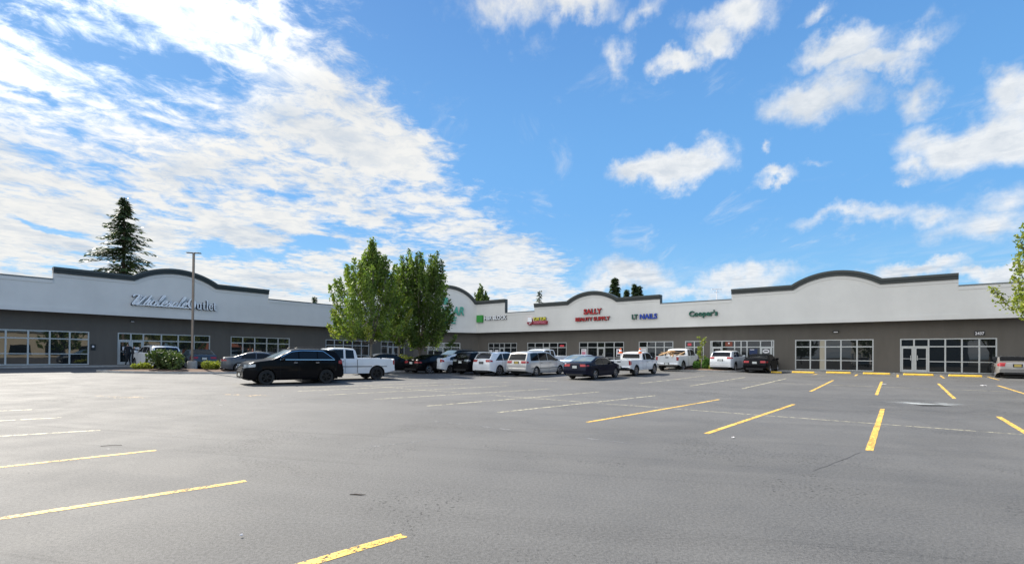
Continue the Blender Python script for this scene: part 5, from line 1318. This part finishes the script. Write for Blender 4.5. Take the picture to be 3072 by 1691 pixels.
def bush(x, y, rx, ry, rz, label, m, seed, n=1500, ls=.12, name='shrub', z=None, group=None, stems=True):
    rng = random.Random(seed); z0 = (gz(x, y)+.12 if z is None else z); r = empty(name, (x, y, z0)); tag(r, label, 'shrub', group); c = MB(); cs = []
    lumps = [(Vector((rng.uniform(-.6, .6)*rx, rng.uniform(-.6, .6)*ry, rng.uniform(.35, .8)*rz)), rng.uniform(.35, .6)) for _ in range(9)]
    for i in range(n):
        q, s = rng.choice(lumps); v = Vector((rng.gauss(0, 1), rng.gauss(0, 1), rng.gauss(0, 1))).normalized()*(rng.random()**.25)
        p = q+Vector((v.x*rx*s, v.y*ry*s, v.z*rz*s*1.0)); p.z = max(.03, p.z); cs.append(p)
    leaf_faces(c, cs, ls, 1.5, .6, rng); raw(c, 'foliage', m, r)
    t = MB()
    for q, s in lumps[:6]: t.tube([(0, 0, 0), q*.5, q], [.03, .02, .01], 5, cap=False)
    t.build('stems', MA['bark2'], r); return r
x_, y_ = at_depth(518, 32.0); bush(x_, y_, 1.35, 1.0, 1.15, 'large broad-leaved shrub left of the lamp post', MA['shrub'], 1, 2600, .15)
x_, y_ = at_depth(428, 31.6); bush(x_, y_, .52, .5, .42, 'low pale green shrub at the left end of the island', MA['lime'], 2, 900, .09)
x_, y_ = at_depth(634, 33.0); bush(x_, y_, .66, .6, .52, 'rounded lime green shrub right of the lamp post', MA['lime'], 3, 1300, .09)
x_, y_ = at_depth(1222, 40.2); bush(x_, y_, .75, .6, 1.0, 'rounded green shrub between the big maples behind the black sedan', MA['lime'], 4, 1300, .11)
x_, y_ = at_depth(2124, 41.0); bush(x_, y_, .50, .5, .72, 'mound of upright green grass beside the young tree', MA['grasst'], 5, 2200, .12, name='grass_mound')
x_, y_ = at_depth(2092, 41.2); bush(x_, y_, .30, .3, .60, 'smaller grass tuft left of the young tree trunk', MA['grasst'], 6, 1200, .12, name='grass_mound')
x_, y_ = at_depth(2137, 40.4); bush(x_, y_, .35, .3, .42, 'small yellowish shrub next to the parked white crossover', MA['lime'], 7, 500, .08)
def young_tree():
    x, y = at_depth(2104, 40.9); z0 = gz(x, y)+.12; r = empty('young_tree', (x, y, z0)); tag(r, 'skinny young tree with sparse yellow-green leaves in the small bed', 'tree'); rng = random.Random(4)
    t = MB(); t.tube([(0, 0, 0), (.05, 0, .9), (0, 0, 1.9), (.05, 0, 2.6)], [.05, .04, .03, .01], 6); t.build('trunk', MA['trunk'], r)
    c = MB(); tw = MB()
    for k in range(13):
        z = .7+k*.15; a = rng.uniform(0, 6.28); d = Vector((math.cos(a), math.sin(a), .8)).normalized(); L_ = rng.uniform(.25, .5); tw.tube([(0, 0, z), Vector((0, 0, z))+d*L_], [.012, .004], 4, cap=False)
        leaf_faces(c, [Vector((0, 0, z))+d*L_*rng.random()+Vector((rng.gauss(0, .06), rng.gauss(0, .06), rng.gauss(0, .06))) for _ in range(34)], .10, 1.3, .3, rng)
    raw(tw, 'branches', MA['trunk'], r); raw(c, 'crown', MA['maple2'], r)
young_tree()
def mast():
    x, y = at_depth(2149, 70); m = MB(); m.tube([(0, 0, 5.5), (0, 0, 10.6)], .05, 6); m.box((0, 0, 10.6), (1.5, .1, .08)); m.box((0, 0, 10.2), (.8, .1, .06)); o = m.build('antenna_mast', MA['paper']); o.location = (x, y, .6)
    tag(o, 'thin pale aerial on the roof left of the right-hand arch', 'aerial')
mast()

# ------------------------------------------------------------------ people at the doors
def person(x, y, z, face, label, seed, reach=False, hgt=1.68, top='coat'):
    k = hgt/1.7; me = bpy.data.meshes.new('person')
    V = [(0,0,.95),(0,0,1.15),(0,0,1.38),(0,.01,1.50),(0,.02,1.58),(0,.02,1.66)]  # pelvis, waist, chest, neck, head low, head top (y forward)
    E = [(0,1),(1,2),(2,3),(3,4),(4,5)]; Rr = [.15,.135,.165,.055,.085,.075]
    def add(p, r, par): V.append(p); Rr.append(r); E.append((par, len(V)-1)); return len(V)-1
    hands = []
    for sg in (-1, 1):
        h = add((sg*.10, 0, .88), .105, 0); kn = add((sg*.11, .05*sg, .50), .07, h); an = add((sg*.12, -.06*sg, .10), .048, kn); toe = add((sg*.13, -.06*sg+.15, .04), .042, an)
        sh = add((sg*.19, 0, 1.40), .07, 2)
        if reach and sg > 0: el = add((sg*.30, .20, 1.26), .05, sh); wr = add((sg*.34, .42, 1.30), .034, el)
        else: el = add((sg*.25, -.03, 1.12), .052, sh); wr = add((sg*.24, .10, .92), .036, el)
        pv_ = Vector(V[wr]); d = (pv_-Vector(V[el])).normalized(); pm = add(tuple(pv_+d*.06), .032, wr); side = Vector((0, 1, 0)).cross(d).normalized() if abs(d.y) < .9 else Vector((1, 0, 0))
        for q, fl_ in ((-.03, .07), (-.01, .085), (.01, .08), (.03, .065)): add(tuple(pv_+d*(.06+fl_)+side*q), .009, pm)
        add(tuple(pv_+d*.07+side*.055), .010, pm)
    add((0, .115, 1.585), .018, 4)   # nose
    me.from_pydata([(a*k, b*k, c*k) for a, b, c in V], E, []); o = bpy.data.objects.new('person', me); COL.objects.link(o)
    sk = o.modifiers.new('skin', 'SKIN'); sk.use_smooth_shade = True; o.modifiers.new('sub', 'SUBSURF').levels = 1; o.modifiers['sub'].render_levels = 1
    for i, s in enumerate(me.skin_vertices[0].data): s.radius = (Rr[i]*k, Rr[i]*k*(.8 if i < 3 else 1)); s.use_root = (i == 0)
    bpy.context.view_layer.update(); dg = bpy.context.evaluated_depsgraph_get(); me2 = bpy.data.meshes.new_from_object(o.evaluated_get(dg)); bpy.data.objects.remove(o)
    r = bpy.data.objects.new('person', me2); COL.objects.link(r)
    for m in (MA[top], MA['jean'], MA['skin'], MA['shoe'], MA['hair']): me2.materials.append(m)
    for p in me2.polygons:
        c = p.center/k
        p.material_index = 3 if c.z < .09 else (1 if c.z < .86 and abs(c.x) < .21 else (2 if c.z > 1.49 else 0))
        if c.z > 1.62 or (c.z > 1.54 and c.y < -.01): p.material_index = 4
        if c.z < .90 and abs(c.x) > .21 and c.z > .3: p.material_index = 2
    r.location = (x, y, z); r.rotation_euler = (0, 0, -face); tag(r, label, 'person'); return r
def at_wall(fr, px, off): s, _ = on_wall(fr, px, 1080, off); q = fr.p(s, off, 0); return q.x, q.y
x_, y_ = at_wall(FL_, 384, 1.0); person(x_, y_, FLOOR-.01, R_(-60), 'person in a dark coat standing by the left leaf of the double doors', 1, False, 1.66)
x_, y_ = at_wall(FL_, 401, 2.2); person(x_, y_, gz(x_, y_), R_(30), 'person in dark clothes reaching one arm towards the white crossover', 2, True, 1.60, 'jean')

# ------------------------------------------------------------------ across the street, behind the viewer: what the shop glass mirrors
def block(x, y, w, d, h, rz, wallm, label, nwin):
    r = empty('commercial_building', (x, y, 0), rz); tag(r, label, 'building')
    m = MB(); m.box((0, 0, h/2), (w, d, h)); m.build('wall', MA[wallm], r)
    m = MB(); m.box((0, 0, h+.15), (w+.4, d+.4, .3)); m.build('parapet', MA['flash'], r)
    for k in range(nwin):
        m = MB(); xx = -w/2+w*(k+.5)/nwin
        for sg in (1, -1): m.box((xx, sg*(d/2+.02), 1.7), (w/nwin*.6, .06, 2.2))
        m.build('window', MA['glassr'], r)
block(66, -20, 34, 12, 5.5, R_(58), 'tan', 'low tan commercial building across the street to the right', 6)
block(58, 16, 14, 9, 4.8, R_(40), 'brick', 'small red brick building across the street', 3)
block(-38, -46, 40, 14, 6, R_(40), 'greyb', 'pale block building across the street behind the lot', 7)
for k, (x, y, H, r_) in enumerate(((44, 2, 8, 3.4), (50, -12, 9, 3.6), (42, 14, 8, 3.2), (-24, -22, 9, 3.8), (-38, -18, 8, 3.4), (-8, -34, 9, 3.8), (30, -30, 9, 4), (-52, -6, 9, 3.6))):
    maple(x, y, H, r_, 2.2, ['street maple across the road right of the lot', 'street maple in front of the tan building', 'street maple near the small brick building', 'street maple behind the lot, middle of the row', 'street maple behind the lot, left of the row', 'street maple far behind the viewer', 'street maple behind the lot on the right', 'street maple at the far left behind the lot'][k], 50+k, ['maple3', 'maple'], 60, 55, .36, trunkr=.14, group='street maples behind the viewer')
make_car('white crossover parked across the lot on the right, outside the view', 'car', 'parked_suv', (36, 8), R_(30), SUV, P_['white'])
make_car('silver minivan parked behind the viewer on the left', 'minivan', 'minivan', (-14, -8), R_(-130), VAN, P_['silver'])
